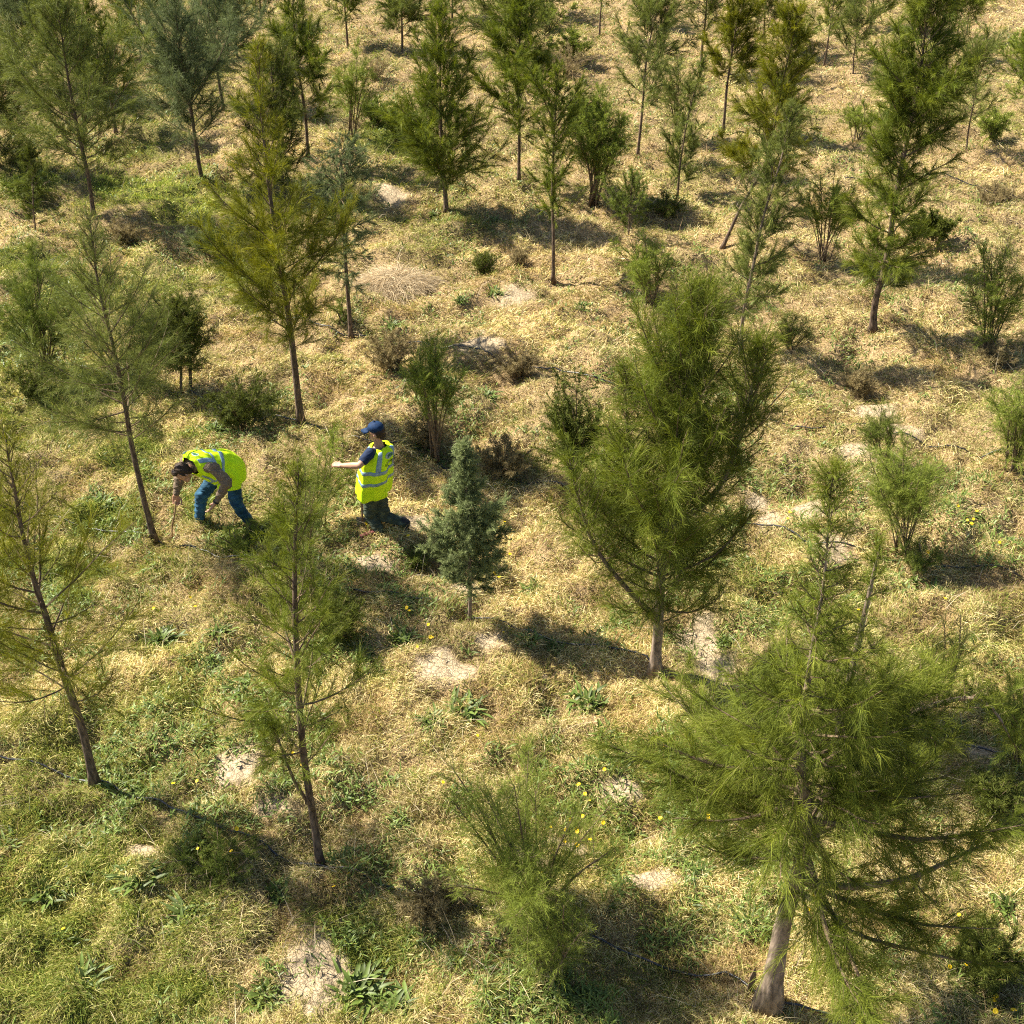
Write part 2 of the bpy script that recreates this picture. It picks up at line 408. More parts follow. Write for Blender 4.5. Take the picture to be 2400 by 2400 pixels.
    e = TP+TD*TL[:, None]; ok = e[:, 2] > .12; TP, TD, TL, TC = TP[ok], TD[ok], TL[ok], TC[ok]
    sel = rng.random(len(TP)) < .75                   # thin brown twigs
    B.add(*blades(TP[sel], TD[sel], nrm(TD[sel]-[0, 0, .08]), TL[sel]*1.05, np.full(sel.sum(), max(nw*.8, .004)),
                  np.tile([.13, .10, .055], (sel.sum(), 1)), rng))
    link("branches", B.mesh("branches"), M_branch, root)
    Fo = Acc(); foliage(Fo, TP, TD, TL, TC, rng, nn, nl, nw, droop, spread, pal)
    link("crown", Fo.mesh("crown"), M_needle, root)
    return root

def shrub(name, label, cat, base, top, halfw, nst=9, nn=9000, nl=.06, nw=.006, pal='bright', droop=.3, spread=.5, group=None,
          seed=0, lean=0.0, rst=.012, fan=1.0, bare=.25, stems=(), sub=14, tip=1.0, stemcol=None):
    """multi-stemmed fan shaped shrub; halfw in metres, top = pixel of its highest tip"""
    rng = np.random.default_rng(seed+5000); nn = int(nn*(1.0 if pal in ('bright','green','grey','blue') else .8)); nw *= .62 if pal in ('bright','green','grey','blue') else 1; o = np.array(G(*base)); H = P(top[0], top[1], o[1]).z - o[2]
    lx = P(top[0], top[1], o[1]).x - o[0]
    root = empty(name, Vector(o)); tag(root, label, cat, group)
    A = Acc(); TP = []; TD = []; TL = []
    for i in range(nst):
        az = i*2.39996+rng.normal()*.4; rr = halfw*math.sqrt((i+.5)/nst)*fan; h = H*rng.uniform(.72, 1.0)*(1-.25*(rr/halfw)**2)
        if i == 0: rr = .05; h = H
        a = np.array([rng.normal()*.05, rng.normal()*.05, -.03])
        e = np.array([math.cos(az)*rr+lx*h/H, math.sin(az)*rr, h])
        mpt = a*.45+e*.55+np.array([-math.cos(az)*rr*.10, -math.sin(az)*rr*.10, h*.06])+rng.normal(size=3)*.03
        q = curve([a, mpt, e], 10); V, T = tube(q, rst*(1-np.linspace(0, 1, 10))**.7*rng.uniform(.6, 1.1)+.0025, 5)
        A.add(V, T, stemcol or (.13, .09, .06))
        ns = sub; s = rng.uniform(bare, 1, ns)*9; j = np.minimum(s.astype(int), 8)
        p = q[j]+(q[j+1]-q[j])*(s-j)[:, None]; bd = nrm(q[j+1]-q[j])
        d = nrm(bd+rng.normal(size=(ns, 3))*.55); l = rng.uniform(.5, 1.2, ns)*H*.26*(1.25-s/9)+.05
        TP.append(p); TD.append(d); TL.append(l)
        A.add(*blades(p, d, nrm(d+[0, 0, .1]), l, np.full(ns, max(nw, .005)), np.tile([.14, .12, .06], (ns, 1)), rng))
        p2 = (p[:, None, :]+d[:, None, :]*(l[:, None]*rng.uniform(.2, 1, (ns, 4)))[:, :, None]).reshape(-1, 3)
        d2 = nrm(np.repeat(d, 4, 0)+rng.normal(size=(ns*4, 3))*.5)
        TP.append(p2); TD.append(d2); TL.append(np.repeat(l, 4)*.45)
    TP, TD, TL = np.concatenate(TP), np.concatenate(TD), np.concatenate(TL)
    link("stems", A.mesh("stems", True), M_branch, root)
    Fo = Acc(); foliage(Fo, TP, TD, TL, np.full(len(TP), .15), rng, nn, nl, nw, droop, spread, pal, tipbias=tip)
    link("foliage", Fo.mesh("foliage"), M_needle, root)
    return root

SHE = "she-oak"
K1 = "young she-oak trees planted in rows"
# ---- front row
conifer("she_oak_tree", "largest drooping she-oak at the lower right, with thick grey trunk", "tree",
        [(1800,2358),(1832,2190),(1878,2035),(1890,1900),(1878,1800),(1885,1640),(1905,1500),(1930,1380),(1945,1220),(1952,1120)],
        .125, 1.03, s0=.19, tab=[(0,1.05),(.10,1.15),(.22,1.12),(.34,.86),(.44,.52),(.54,.28),(.65,.14),(.8,.09),(1,.04)], nb=96, e0=0, e1=48, nn=100000, nl=.20, nw=.0036,
        droop=.75, spread=.30, pal='olive', seed=1, bark=M_barkg, ntw=13, group=K1,
        extra=[dict(pts=[(1885,2000,0),(1950,1860,.12),(1968,1700,.2),(2000,1560,.25),(2035,1400,.3),(2060,1290,.3)], r=.04, s0=.25, f=.34),
               dict(pts=[(1875,2060,0),(1990,2078,-.1),(2130,2058,-.2),(2260,2000,-.25),(2350,1960,-.3)], r=.03, s0=.35, f=.22),
               dict(pts=[(1870,2090,0),(1940,2130,-.15),(2010,2190,-.3),(2200,2240,-.45),(2330,2265,-.5)], r=.022, s0=.4, f=.22),
               dict(pts=[(1960,1840,.1),(2060,1740,.2),(2140,1670,.3),(2300,1640,.35),(2385,1760,.3)], r=.03, s0=.3, f=.35)])
conifer("she_oak_tree", "slender olive she-oak at the lower left centre with narrow wispy top and dark trunk", "tree",
        [(752,2028),(735,1930),(712,1770),(700,1600),(693,1450),(690,1330),(693,1220),(700,1105)],
        .055, .66, s0=.26, tab=[(0,.75),(.1,1.1),(.22,1),(.4,.6),(.55,.34),(.75,.24),(1,.06)], nb=52, e0=32, e1=66, nn=25000, nl=.15, nw=.0036,
        pal='olive', seed=2, ntw=9, droop=.35, group=K1, extra=[dict(pts=[(735,1900,0),(690,1830,-.1),(655,1740,-.15),(640,1700,-.15)], r=.015, s0=.3, f=.28)])
conifer("she_oak_tree", "yellowish thin she-oak at the lower left edge with a leaning, curving dark trunk", "tree",
        [(222,1840),(190,1700),(150,1570),(112,1450),(75,1350),(45,1230),(30,1130),(14,1030)],
        .06, .95, s0=.20, tab=[(0,.7),(.15,1.1),(.35,.8),(.55,.45),(.8,.2),(1,.06)], nb=50, e0=22, e1=55, nn=26000, nl=.16, nw=.0036,
        pal='yellow', seed=3, ntw=8, droop=.3, group=K1)
# ---- second row
conifer("she_oak_tree", "broad dense dark she-oak right of centre with a long limb sweeping up left", "tree",
        [(1535,1572),(1542,1470),(1548,1360),(1560,1220),(1580,1080),(1600,950),(1622,820),(1636,700)],
        .085, .98, s0=.16, tab=[(0,.75),(.12,1),(.3,1.02),(.45,.82),(.6,.55),(.8,.34),(1,.08)], nb=115, e0=14, e1=66, nn=112000, nl=.19, nw=.0042,
        pal='olive', seed=4, ntw=13, droop=.45, bark=M_barkg, upturn=.7, group=K1,
        extra=[dict(pts=[(1540,1450,0),(1470,1380,-.1),(1400,1290,-.2),(1365,1200,-.2),(1335,1080,-.2)], r=.03, s0=.35, f=.36),
               dict(pts=[(1555,1250,0),(1680,1150,.1),(1740,1000,.15),(1770,870,.15),(1775,820,.15)], r=.03, s0=.2, f=.5),
               dict(pts=[(1550,1300,0),(1490,1150,.1),(1470,1000,.15),(1465,870,.15)], r=.025, s0=.2, f=.4)])
conifer("juniper_tree", "small bluish juniper with a dense round skirt, spiky thin top and short pale trunk", "tree",
        [(1100,1459),(1102,1400),(1100,1300),(1096,1200),(1090,1100),(1086,1043)],
        .032, .44, s0=.25, tab=[(0,.45),(.06,.75),(.16,1.0),(.28,1.05),(.38,.8),(.5,.45),(.66,.24),(.85,.14),(1,.02)], nb=120, e0=5, e1=42, nn=85000, nl=.045, nw=.0068,
        droop=.0, spread=.75, pal='juniper', seed=5, ntw=26, bark=M_barkg, upturn=.5, twl=.75)
conifer("she_oak_tree", "wispy grey-green she-oak with a dark leaning trunk beside the bending person", "tree",
        [(362,1266),(335,1160),(308,1050),(290,940),(268,820),(240,700),(222,610),(208,510)],
        .055, .88, s0=.30, tab=[(0,.85),(.12,1.15),(.25,1),(.42,.6),(.6,.34),(.8,.16),(1,.05)], nb=62, e0=20, e1=66, nn=31000, nl=.17, nw=.0036,
        pal='grey', seed=6, ntw=10, droop=.5, group=K1)
# ---- third row
conifer("she_oak_tree", "tall olive she-oak left of centre with a straight dark trunk behind the two workers", "tree",
        [(706,993),(690,860),(678,760),(658,621),(640,500),(624,375),(612,250),(604,110)],
        .068, .98, s0=.20, tab=[(0,.5),(.1,.95),(.18,1.1),(.3,.78),(.42,.46),(.6,.26),(.8,.17),(1,.05)], nb=70, e0=22, e1=64, nn=44000, nl=.18, nw=.0052,
        pal='yellow', seed=7, ntw=9, droop=.25, group=K1)
conifer("cypress_tree", "narrow grey-green conifer with nodding top just right of the tall left-centre she-oak", "tree",
        [(823,792),(815,690),(808,580),(802,470),(800,390),(806,345)],
        .05, .55, s0=.22, tab=[(0,.55),(.2,1),(.5,.85),(.8,.62),(1,.25)], nb=54, e0=15, e1=35, nn=30000, nl=.12, nw=.0065,
        pal='blue', seed=8, droop=1.3, upturn=-.2)
conifer("she_oak_tree", "pale leaning she-oak with thin light trunk behind the dense right-centre tree", "tree",
        [(1735,840),(1742,740),(1765,620),(1790,509),(1832,373),(1856,255)],
        .045, .62, s0=.20, tab=[(0,.8),(.15,1),(.4,.85),(.7,.45),(1,.08)], nb=56, e0=22, e1=60, nn=32000, nl=.17, nw=.0052,
        pal='grey', seed=9, bark=M_barkg, group=K1)
conifer("she_oak_tree", "tall dense she-oak on the right with a long bare dark lower trunk leaning right", "tree",
        [(2046,776),(2052,700),(2076,610),(2105,430),(2128,330),(2147,245),(2165,100),(2175,-30)],
        .085, .88, s0=.19, tab=[(0,.6),(.12,.9),(.3,.75),(.42,.7),(.52,.95),(.65,.8),(.8,.5),(1,.3)], nb=98, e0=18, e1=55, nn=86000, nl=.19, nw=.0062,
        pal='olive', seed=10, droop=.55, group=K1)
conifer("she_oak_tree", "slim she-oak in the centre with narrow columnar crown and long clean trunk", "tree",
        [(1297,656),(1297,560),(1295,470),(1297,360),(1302,260),(1306,170)],
        .042, .44, s0=.30, tab=[(0,.7),(.15,.85),(.35,.65),(.6,1),(.8,.5),(1,.08)], nb=50, e0=25, e1=62, nn=26000, nl=.15, nw=.0062,
        pal='olive', seed=11, group=K1, droop=.3)
conifer("cypress_tree", "small dark bushy conifer with twin thin stems left of the tall left-centre she-oak", "tree",
        [(424,930),(424,880),(425,820),(420,760),(414,705)],
        .028, .62, s0=.28, tab=EGG, nb=60, e0=12, e1=50, nn=36000, nl=.055, nw=.008, droop=.1, spread=.75, pal='dark', seed=12, ntw=16, twl=.8,
        extra=[dict(pts=[(446,925,.1),(446,860,.1),(444,790,.1),(440,740,.1)], r=.026, s0=.3, f=.6)])
# ---- fourth row and beyond: (label, trunk pixels, r0, R, s0, tab, palette, needles)
FT = [
 ("dense dark she-oak with wide skirt, left of the middle of the far row", [(1046,494),(1042,430),(1036,364),(1032,232),(1031,120),(1030,20)], .075,1.15,.17,CONE,'olive',52000,.2),
 ("she-oak with fine drooping grey-green skirt above the bright green grass patch", [(219,504),(205,400),(182,298),(158,180),(143,75),(136,5)], .07,1.30,.18,CONE,'grey',42000,.7),
 ("bluish sparse she-oak rising from the far edge of the bright green grass patch", [(475,436),(462,350),(448,260),(435,200),(420,100),(407,-15)], .075,1.05,.2,EGG,'blue',34000,.8),
 ("dark bluish she-oak half hidden behind the tall left-centre she-oak", [(668,470),(660,400),(650,300),(640,200),(632,120)], .06,.75,.1,EGG,'dark',26000,.5),
 ("thin straight she-oak with open crown behind the tall left-centre she-oak", [(722,366),(715,270),(700,166),(690,60),(683,-60)], .06,.95,.22,CONE,'olive',26000,.5),
 ("far she-oak on a thin dark trunk between the grey-green and bluish trees", [(272,312),(258,230),(240,166),(215,80),(190,-20)], .065,.95,.25,CONE,'olive',22000,.6),
 ("she-oak with narrow upright crown, right of the middle of the far row", [(1216,425),(1217,300),(1217,166),(1218,80),(1219,-5)], .055,.95,.2,CONE,'olive',34000,.3),
 ("pale feathery she-oak leaning slightly right beside the leafy green shrub", [(1494,366),(1505,260),(1514,150),(1530,65),(1548,5)], .05,.78,.24,COL,'grey',22000,.6),
 ("thin open she-oak with long bare lower stem right of the pale feathery one", [(1588,470),(1592,400),(1600,350),(1618,250),(1650,140)], .035,.62,.12,CONE,'grey',14000,.4),
 ("far twin-stemmed she-oak with short olive tufts", [(1695,314),(1702,220),(1712,150),(1722,80),(1734,5)], .055,.72,.30,EGG,'yellow',24000,.2),
 ("leaning she-oak behind the pale leaning one, twin bare stems at its foot", [(1690,582),(1735,490),(1795,380),(1826,232),(1852,110),(1872,30)], .055,.85,.30,CONE,'yellow',36000,.3),
 ("small thin she-oak at the right with sparse grey twigs", [(2265,352),(2272,300),(2283,232),(2292,170),(2298,120)], .03,.62,.28,COL,'grey',9000,.4),
 ("distant dark she-oak at the top edge, right of the middle", [(1644,160),(1646,110),(1652,54),(1658,-20),(1664,-70)], .065,1.0,.35,COL,'dark',18000,.5),
 ("thin far tree with bare lower trunk near the upper right corner", [(2230,133),(2240,90),(2252,40),(2264,-10)], .05,.75,.5,EGG,'olive',9000,.4),
 ("very thin far tree near the upper right corner, right of its taller neighbour", [(2265,90),(2268,50),(2274,0),(2280,-40)], .03,.6,.4,EGG,'olive',6000,.4),
 ("distant leaning she-oak with open crown at the top, right of centre", [(1931,154),(1940,100),(1948,50),(1958,-20),(1966,-60)], .04,.95,.3,COL,'olive',15000,.4),
 ("distant dark she-oak at the top between two leaning trees", [(1792,105),(1792,60),(1794,0),(1796,-50)], .06,.85,.25,EGG,'dark',15000,.4),
 ("far bare-stemmed tree alone in the dry clearing at the top", [(1405,84),(1407,40),(1410,0),(1414,-50)], .045,.6,.6,EGG,'olive',4000,.4),
 ("distant olive she-oak at the top left of centre", [(943,124),(942,60),(941,0),(940,-60)], .055,1.1,.2,CONE,'grey',20000,.5),
 ("distant wide she-oak at the top with crown leaning to the left", [(1185,122),(1185,60),(1187,0),(1188,-50)], .055,1.45,.12,CONE,'grey',26000,.6),
 ("thin dark trunked tree at the top, left of centre", [(815,112),(812,60),(806,0),(802,-60)], .055,.75,.35,EGG,'olive',11000,.4),
 ("she-oak on a dark trunk left of the thin open-crowned one", [(524,258),(512,180),(500,120),(484,0),(478,-50)], .065,1.15,.28,CONE,'blue',24000,.6),
 ("far small tree behind the bluish she-oak, short dark trunk", [(557,138),(552,90),(548,30),(545,-20)], .05,1.0,.25,EGG,'dark',15000,.4),
 ("dark leaning trunk at the upper left corner under a bluish crown", [(100,212),(85,160),(68,110),(50,60),(30,-10)], .065,1.25,.42,EGG,'blue',22000,.6),
 ("second dark leaning trunk at the upper left corner, right of the first", [(97,134),(88,90),(76,40),(66,-10)], .065,1.1,.5,EGG,'blue',14000,.6),
 ("dense dark bush-like tree at the left edge of the upper picture", [(-5,385),(-10,300),(-15,220),(-20,150)], .06,1.2,.05,EGG,'dark',30000,.3),
 ("she-oak in shade behind the grey-green one near the upper left", [(330,150),(328,100),(325,30),(322,-30)], .05,1.1,.2,EGG,'olive',15000,.4),
 ("far small olive tree at the top in the left half", [(612,60),(610,20),(608,-20),(606,-60)], .05,.9,.15,EGG,'green',10000,.3),
 ("far small olive tree at the top just left of the wide one", [(1060,48),(1060,10),(1060,-30),(1060,-60)], .05,1.0,.15,EGG,'dark',12000,.3),
 ("far tree at the top edge left of the far twin-stemmed one", [(1502,52),(1502,20),(1503,-20),(1503,-60)], .045,.7,.3,EGG,'bright',7000,.3),
 ("pale thin sapling with tall stem beside the far leaning she-oak", [(2000,170),(2002,130),(2006,80),(2008,40)], .03,.6,.2,COL,'grey',8000,.3),
 ("far tree at the top edge above the tall right-hand she-oak", [(2040,70),(2045,20),(2050,-30),(2055,-60)], .05,1.2,.15,EGG,'olive',16000,.3),
 ("dead-looking thin column of dark twigs at the left edge above the wispy bush", [(82,542),(80,500),(78,450),(74,400),(70,360)], .022,.20,.1,COL,'dark',5000,.1),
 ("small olive juniper with flat skirt on a thin stem in the centre right", [(1473,553),(1475,515),(1478,470),(1483,405)], .022,.55,.25,[(0,.6),(.1,1),(.4,.85),(.6,.3),(1,.05)],'green',15000,.2),
 ("bright green bushy sapling at the right edge beside the top corner", [(2405,270),(2402,220),(2400,150),(2398,90)], .035,.65,.15,EGG,'bright',12000,.2),
 ("far faint sapling at the upper edge beyond the dry clearing", [(1280,40),(1281,10),(1282,-20),(1283,-40)], .03,.8,.1,EGG,'bright',8000,.2),
 ("thin dark tree between the first leaning trunks and the grey-green tree", [(150,215),(140,150),(128,80),(118,10)], .05,.9,.3,EGG,'olive',14000,.4),
]
for i, (lab, tr, r0, R, s0, tab, pal, nn, dr) in enumerate(FT):
    ax = axial(G(*tr[0]).y)
    jun = 'juniper' in lab
    conifer("juniper_tree" if jun else "she_oak_tree", lab, "tree", tr, r0*.85, R*(1.12 if tr[0][0] < 700 else 1.04), s0=s0, tab=tab,
            nb=max(26, min(70, nn//600)), e0=16 if not jun else 8, e1=62, nn=int(nn*1.1), nl=.19 if not jun else .05, nw=(.0046 if ax < 22 else .0052)*ax/18, droop=dr,
            spread=.30 if not jun else .7, pal=pal, seed=40+i, ntw=8, group=None if jun else K1, upturn=.5)

def SH(label, base, top, hw, name="shrub", **k):
    k.setdefault('group', None)
    return shrub(name, label, k.pop('cat', 'shrub'), base, top, hw*axial(G(*base).y)/F, **k)
TG = "feathery green tamarisk-like bushes"
SH("bright green feathery bush with many dark stems, in the upper middle tree row", (1395,478),(1400,208),82,nst=14,nn=60000,nl=.07,nw=.007,seed=1,group=TG,rst=.02,bare=.3,sub=30)
SH("vase-shaped feathery green bush in dry grass, above the dense dark tree", (1525,718),(1500,548),95,nst=13,nn=22000,nl=.07,nw=.005,seed=2,group=TG,sub=18,rst=.009)
SH("upright feathery bush with bare dark stems right behind the standing person", (1022,1082),(1010,795),75,nst=10,nn=26000,nl=.07,nw=.0045,seed=3,group=TG,rst=.013,bare=.45,sub=18)
SH("pale green feathery bush with slanting bare stem, left of tall right-hand tree", (1935,618),(1950,400),75,nst=11,nn=24000,nl=.07,nw=.006,seed=4,group=TG,bare=.35,sub=18)
SH("wide fan-shaped yellow-green bush above the largest she-oak, at its bare soil", (2118,1292),(2110,1040),92,nst=17,nn=30000,nl=.07,nw=.004,seed=5,group=TG,bare=.3,rst=.008,sub=18)
SH("tall green bush at the right edge with dense bright foot", (2310,832),(2360,545),68,nst=11,nn=26000,nl=.075,nw=.005,seed=6,group=TG,bare=.12,sub=18)
SH("feathery bush cut by the right edge, halfway down", (2375,1105),(2390,880),62,nst=11,nn=22000,nl=.07,nw=.0045,seed=7,group=TG,bare=.1,sub=18)
SH("sprawling feathery green bush at the bottom centre with long arching bare shoots", (1240,2170),(1190,1840),240,nst=17,nn=52000,nl=.07,nw=.003,seed=8,group=TG,rst=.014,bare=.22,sub=30,droop=.5)
SH("low drooping bright green branch heap at the foot of the bottom-centre bush", (1290,2300),(1310,2130),75,nst=10,nn=14000,nl=.055,nw=.003,seed=9,pal='bright',bare=.1,droop=.8,sub=24)
SH("wispy light green sapling held by the standing person's stretched hand", (742,1235),(775,1000),75,nst=9,nn=17000,nl=.06,nw=.0035,seed=10,pal='bright',rst=.007,bare=.25,name="sapling",cat="sapling",stemcol=(.22,.17,.12))
SH("light feathery bush at the upper left centre, pale green against dry grass", (825,320),(830,110),48,nst=9,nn=14000,nl=.09,nw=.007,seed=11,group=TG)
SH("low fern-like green branchlets lying by the bending person's feet", (570,1300),(540,1238),75,nst=12,nn=9000,nl=.06,nw=.0035,seed=12,pal='green',bare=.05)
SH("yellowish sparse sapling shoots above the slender lower-left-centre tree", (735,1420),(705,1085),62,nst=8,nn=9000,nl=.08,nw=.003,seed=13,pal='grey',bare=.3,name="sapling",cat="sapling")
SH("large loose green bush at the left edge behind the wispy grey-green tree", (105,870),(70,590),105,nst=14,nn=36000,nl=.09,nw=.0045,seed=14,pal='green',bare=.2,rst=.012)
SH("grey-green soft bush between the left-edge bush and the small twin-stemmed conifer", (330,905),(370,700),70,nst=10,nn=16000,nl=.07,nw=.0045,seed=15,pal='grey')
SH("round dark green shrub at the left of the dense right-centre tree, above its long limb", (1345,1180),(1340,880),62,nst=12,nn=42000,nl=.045,nw=.0065,seed=16,pal='dark',bare=.25,spread=.8)
SH("small dark shrub behind the bright green bush in the upper middle", (1362,330),(1362,200),36,nst=9,nn=12000,nl=.06,nw=.012,seed=17,pal='dark',bare=.1,spread=.8)
SH("soft green low bush at the far end of the bright green patch's near edge", (500,605),(490,520),70,nst=10,nn=16000,nl=.08,nw=.006,seed=18,pal='blue',bare=.1)
SH("small pale green bush between the two middle saplings in the upper right", (2010,330),(2020,240),50,nst=8,nn=8000,nl=.08,nw=.007,seed=19,pal='bright')
SH("grey-green feathery bush right of the pale feathery she-oak", (1590,330),(1580,110),55,nst=9,nn=16000,nl=.09,nw=.007,seed=20,pal='grey')
SH("low green sprig in the shade under the wide fan-shaped bush", (2150,1330),(2150,1270),60,nst=9,nn=8000,nl=.05,nw=.004,seed=21,pal='green',bare=.05)
SH("feathery green bush cut by the right edge above the shaded corner", (2395,1790),(2390,1590),70,nst=10,nn=18000,nl=.07,nw=.0035,seed=22,pal='bright')
SH("yellow-green pointed sapling with a thin stem left of the wide fan-shaped bush", (1850,820),(1860,740),45,nst=7,nn=7000,nl=.09,nw=.004,seed=23,pal='grey',bare=.1)
SH("small green sapling in front of the right-hand she-oak row beyond the bare soil", (2075,1080),(2060,950),50,nst=8,nn=9000,nl=.07,nw=.004,seed=24,pal='green')
SH("thin tall sprig rising beside the largest she-oak's right side", (2210,1640),(2240,1440),40,nst=5,nn=5000,nl=.08,nw=.003,seed=25,pal='grey',name="sapling",cat="sapling")
SH("tiny conifer seedling standing in dry grass near the middle", (800,760),(800,700),26,nst=6,nn=4000,nl=.05,nw=.006,seed=26,pal='green',bare=.05)
for i, (lab, b, t, hw, pal, nn) in enumerate([
 ("pale green low bush among brown weeds on the far slope, upper middle", (1345,150),(1340,70),60,'bright',12000),
 ("soft green bush in front of the far wide tree at the top", (1290,70),(1280,-10),70,'bright',12000),
 ("low bushy green shrub right of the light feathery upper-left-centre bush", (930,330),(925,250),45,'green',9000),
 ("small grey-green bush in shade left of the dense dark she-oak", (880,300),(880,230),40,'green',8000),
 ("dim green bush under the far trees in the upper left", (395,190),(390,110),60,'yellow',10000),
 ("low green bush under the second leaning trunk in the upper left", (185,175),(185,110),60,'dark',10000),
 ("yellow-green low bush behind the two leaning trunks at the far left", (30,200),(30,130),60,'yellow',9000),
 ("pale green bush at the top edge right of centre, by leaning trees", (1870,110),(1870,40),55,'bright',9000),
 ("small green bush at the foot of the far twin-stemmed she-oak's row", (1840,245),(1840,190),36,'green',6000),
 ("pale bush on the right-hand far slope under the thin far trees", (2330,330),(2335,250),50,'bright',8000),
 ("dark low bush behind the tall right-hand she-oak's foot", (2190,560),(2180,500),62,'dark',12000),
 ("green leafy bush on the far left beyond the bright grass patch", (60,470),(60,410),70,'green',10000),
]):
    SH(lab, b, t, hw, nst=10, nn=nn, nl=.08, nw=.011, seed=120+i, pal=pal, bare=.1, sub=12)
# dark and dry weed clumps
BR = "dry brown weed clumps"
for i, (lab, b, t, hw, pal, nn) in enumerate([
 ("dark weedy clump with yellow-brown seed stems behind the bending person", (565,1015),(560,880),100,'dark',20000),
 ("brown dry brush heap left of the mound of pale soil in the centre left", (915,872),(910,785),66,'rust',16000),
 ("round leafy green-grey weed right of the pale straw heap", (1132,645),(1132,590),36,'dark',9000),
 ("small dark weed tuft right of the round leafy weed", (1215,622),(1215,590),22,'rust',4000),
 ("rust-brown grass clump on the near edge of the bright green patch", (290,565),(290,520),60,'rust',12000),
 ("dark brush in shade below the left-edge bush", (75,940),(80,850),80,'dark',18000),
 ("dry orange-brown grass tuft near the centre mound", (1215,885),(1215,830),62,'rust',9000),
 ("straw-coloured upright tuft in the dry slope right of the dense tree", (2018,925),(2015,870),40,'rust',8000),
 ("tall brown dead weeds on the far slope, upper middle", (1330,170),(1330,110),90,'rust',9000),
 ("tall brown dead weeds left of the far slope's green bush", (880,190),(880,130),46,'rust',6000),
 ("dark weeds with pale seedheads right of the slender lower-left-centre tree", (800,1500),(800,1400),62,'dark',14000),
 ("dark tangled weeds at the shaded foot of the bottom-centre bush", (1010,2140),(1010,2085),90,'rust',9000),
 ("dark thistle patch between the two lower left trees", (500,2030),(500,1985),120,'green',9000),
 ("dark weed bank behind the small centre-right juniper", (1560,505),(1560,460),70,'dark',12000),
 ("shaded brush bank at the far right edge", (2330,480),(2330,430),85,'rust',12000),
 ("flowering weed patch in the lower right corner", (2310,2290),(2310,2190),90,'dark',22000),
 ("shaded brown brush in front of the right-edge bush", (2330,860),(2330,810),62,'rust',9000),
 ("shaded brush right of the largest she-oak's crown", (2330,1900),(2340,1830),70,'dark',10000),
 ("brown brush behind the standing person", (1000,1050),(1000,975),60,'rust',10000),
 ("shaded brown brush between the standing person and the dense tree", (1180,1110),(1180,1040),90,'rust',14000),
 ("dark green weeds at the standing person's heels", (975,1325),(975,1290),55,'green',4000),
 ("dark brush at the left edge under the dense bush-like tree", (40,390),(40,320),60,'dark',10000),
]):
    SH(lab, b, t, hw, name="weed_clump", cat="weeds", nst=22, nn=nn, nl=.05, nw=.0052, seed=60+i, pal=pal, bare=.05, sub=8, spread=1.0, rst=.004, group=None, droop=.1)
# heap of long straw
def straw_heap():
    rng = np.random.default_rng(5); o = np.array(G(925, 672)); n = 5000; r = .60
    a = rng.uniform(0, 6.283, n); q = r*np.sqrt(rng.random(n))*(.7+.6*vnoise(np.cos(a), np.sin(a), .5)); x = q*np.cos(a); y = q*np.sin(a)*.9
    z = .24*np.clip(1-(q/r)**2, 0, 1)*rng.random(n)**.4 - .02
    az = a+rng.normal(size=n)*1.5+.4; el = .45-rng.uniform(0, .6, n)
    d0 = np.stack([np.cos(az)*np.cos(el), np.sin(az)*np.cos(el), np.sin(el)], 1); d1 = nrm(d0-[0, 0, .55])
    col = np.array([[.62, .50, .32]])*rng.uniform(.5, 1.15, (n, 1))
    V, T, Cc = blades(np.stack([x, y, z], 1), d0, d1, rng.uniform(.2, .5, n), np.full(n, .006), col, rng)
    ob = link("straw_heap", mesh_np("straw_heap", V, T, Cc), M_grass); ob.location = o
    tag(ob, "domed heap of pale dead straw behind the tall left-centre she-oak", "straw heap")
straw_heap()

# ------------------------------------------------------------------ leafy weed rosettes, each a thing of its own
def rosette_mesh(seed, n=34, up=.8):
    rng = np.random.default_rng(seed); V = []; T = []; Cc = []; b = 0
    for i in range(n):
        az = i*2.39996+rng.normal()*.3; el = rng.uniform(.2, 1.25)*up; L = rng.uniform(.6, 1.0)*(1 if el < .9 else .8); w = rng.uniform(.035, .065)
        d = np.array([math.cos(az)*math.cos(el), math.sin(az)*math.cos(el), math.sin(el)]); p = np.array([rng.normal()*.22, rng.normal()*.22, 0.])
        sd = np.array([-math.sin(az), math.cos(az), 0]); K = 5; c = np.array([.085, .12, .024])*rng.uniform(.6, 1.6); L *= rng.uniform(.5, 1)
        for k in range(K+1):
            s = k/K; ww = w*math.sin(math.pi*min(.98, .12+.86*s))**.7; up_ = np.cross(sd, d)*(-1)
            V += [p-sd*ww+np.array([0, 0, .3*ww]), p.copy(), p+sd*ww+np.array([0, 0, .3*ww])]; Cc += [c, c*1.25, c*.92]
            p = p+d*L/K; d = d-np.array([0, 0, .17]); d = d/np.linalg.norm(d)
            if k < K:
                q = b+k*3
                for a_, e_ in ((0, 1), (1, 2)): T += [(q+a_, q+e_, q+e_+3), (q+a_, q+e_+3, q+a_+3)]
        b += (K+1)*3
    return mesh_np("weed_plant", V, T, np.array(Cc), True)
RM = [rosette_mesh(i, 60+14*i, .95+.06*i) for i in range(4)]
for m_ in RM: m_.materials.append(M_weed)
WG = "leafy dock-like weeds in the grass"
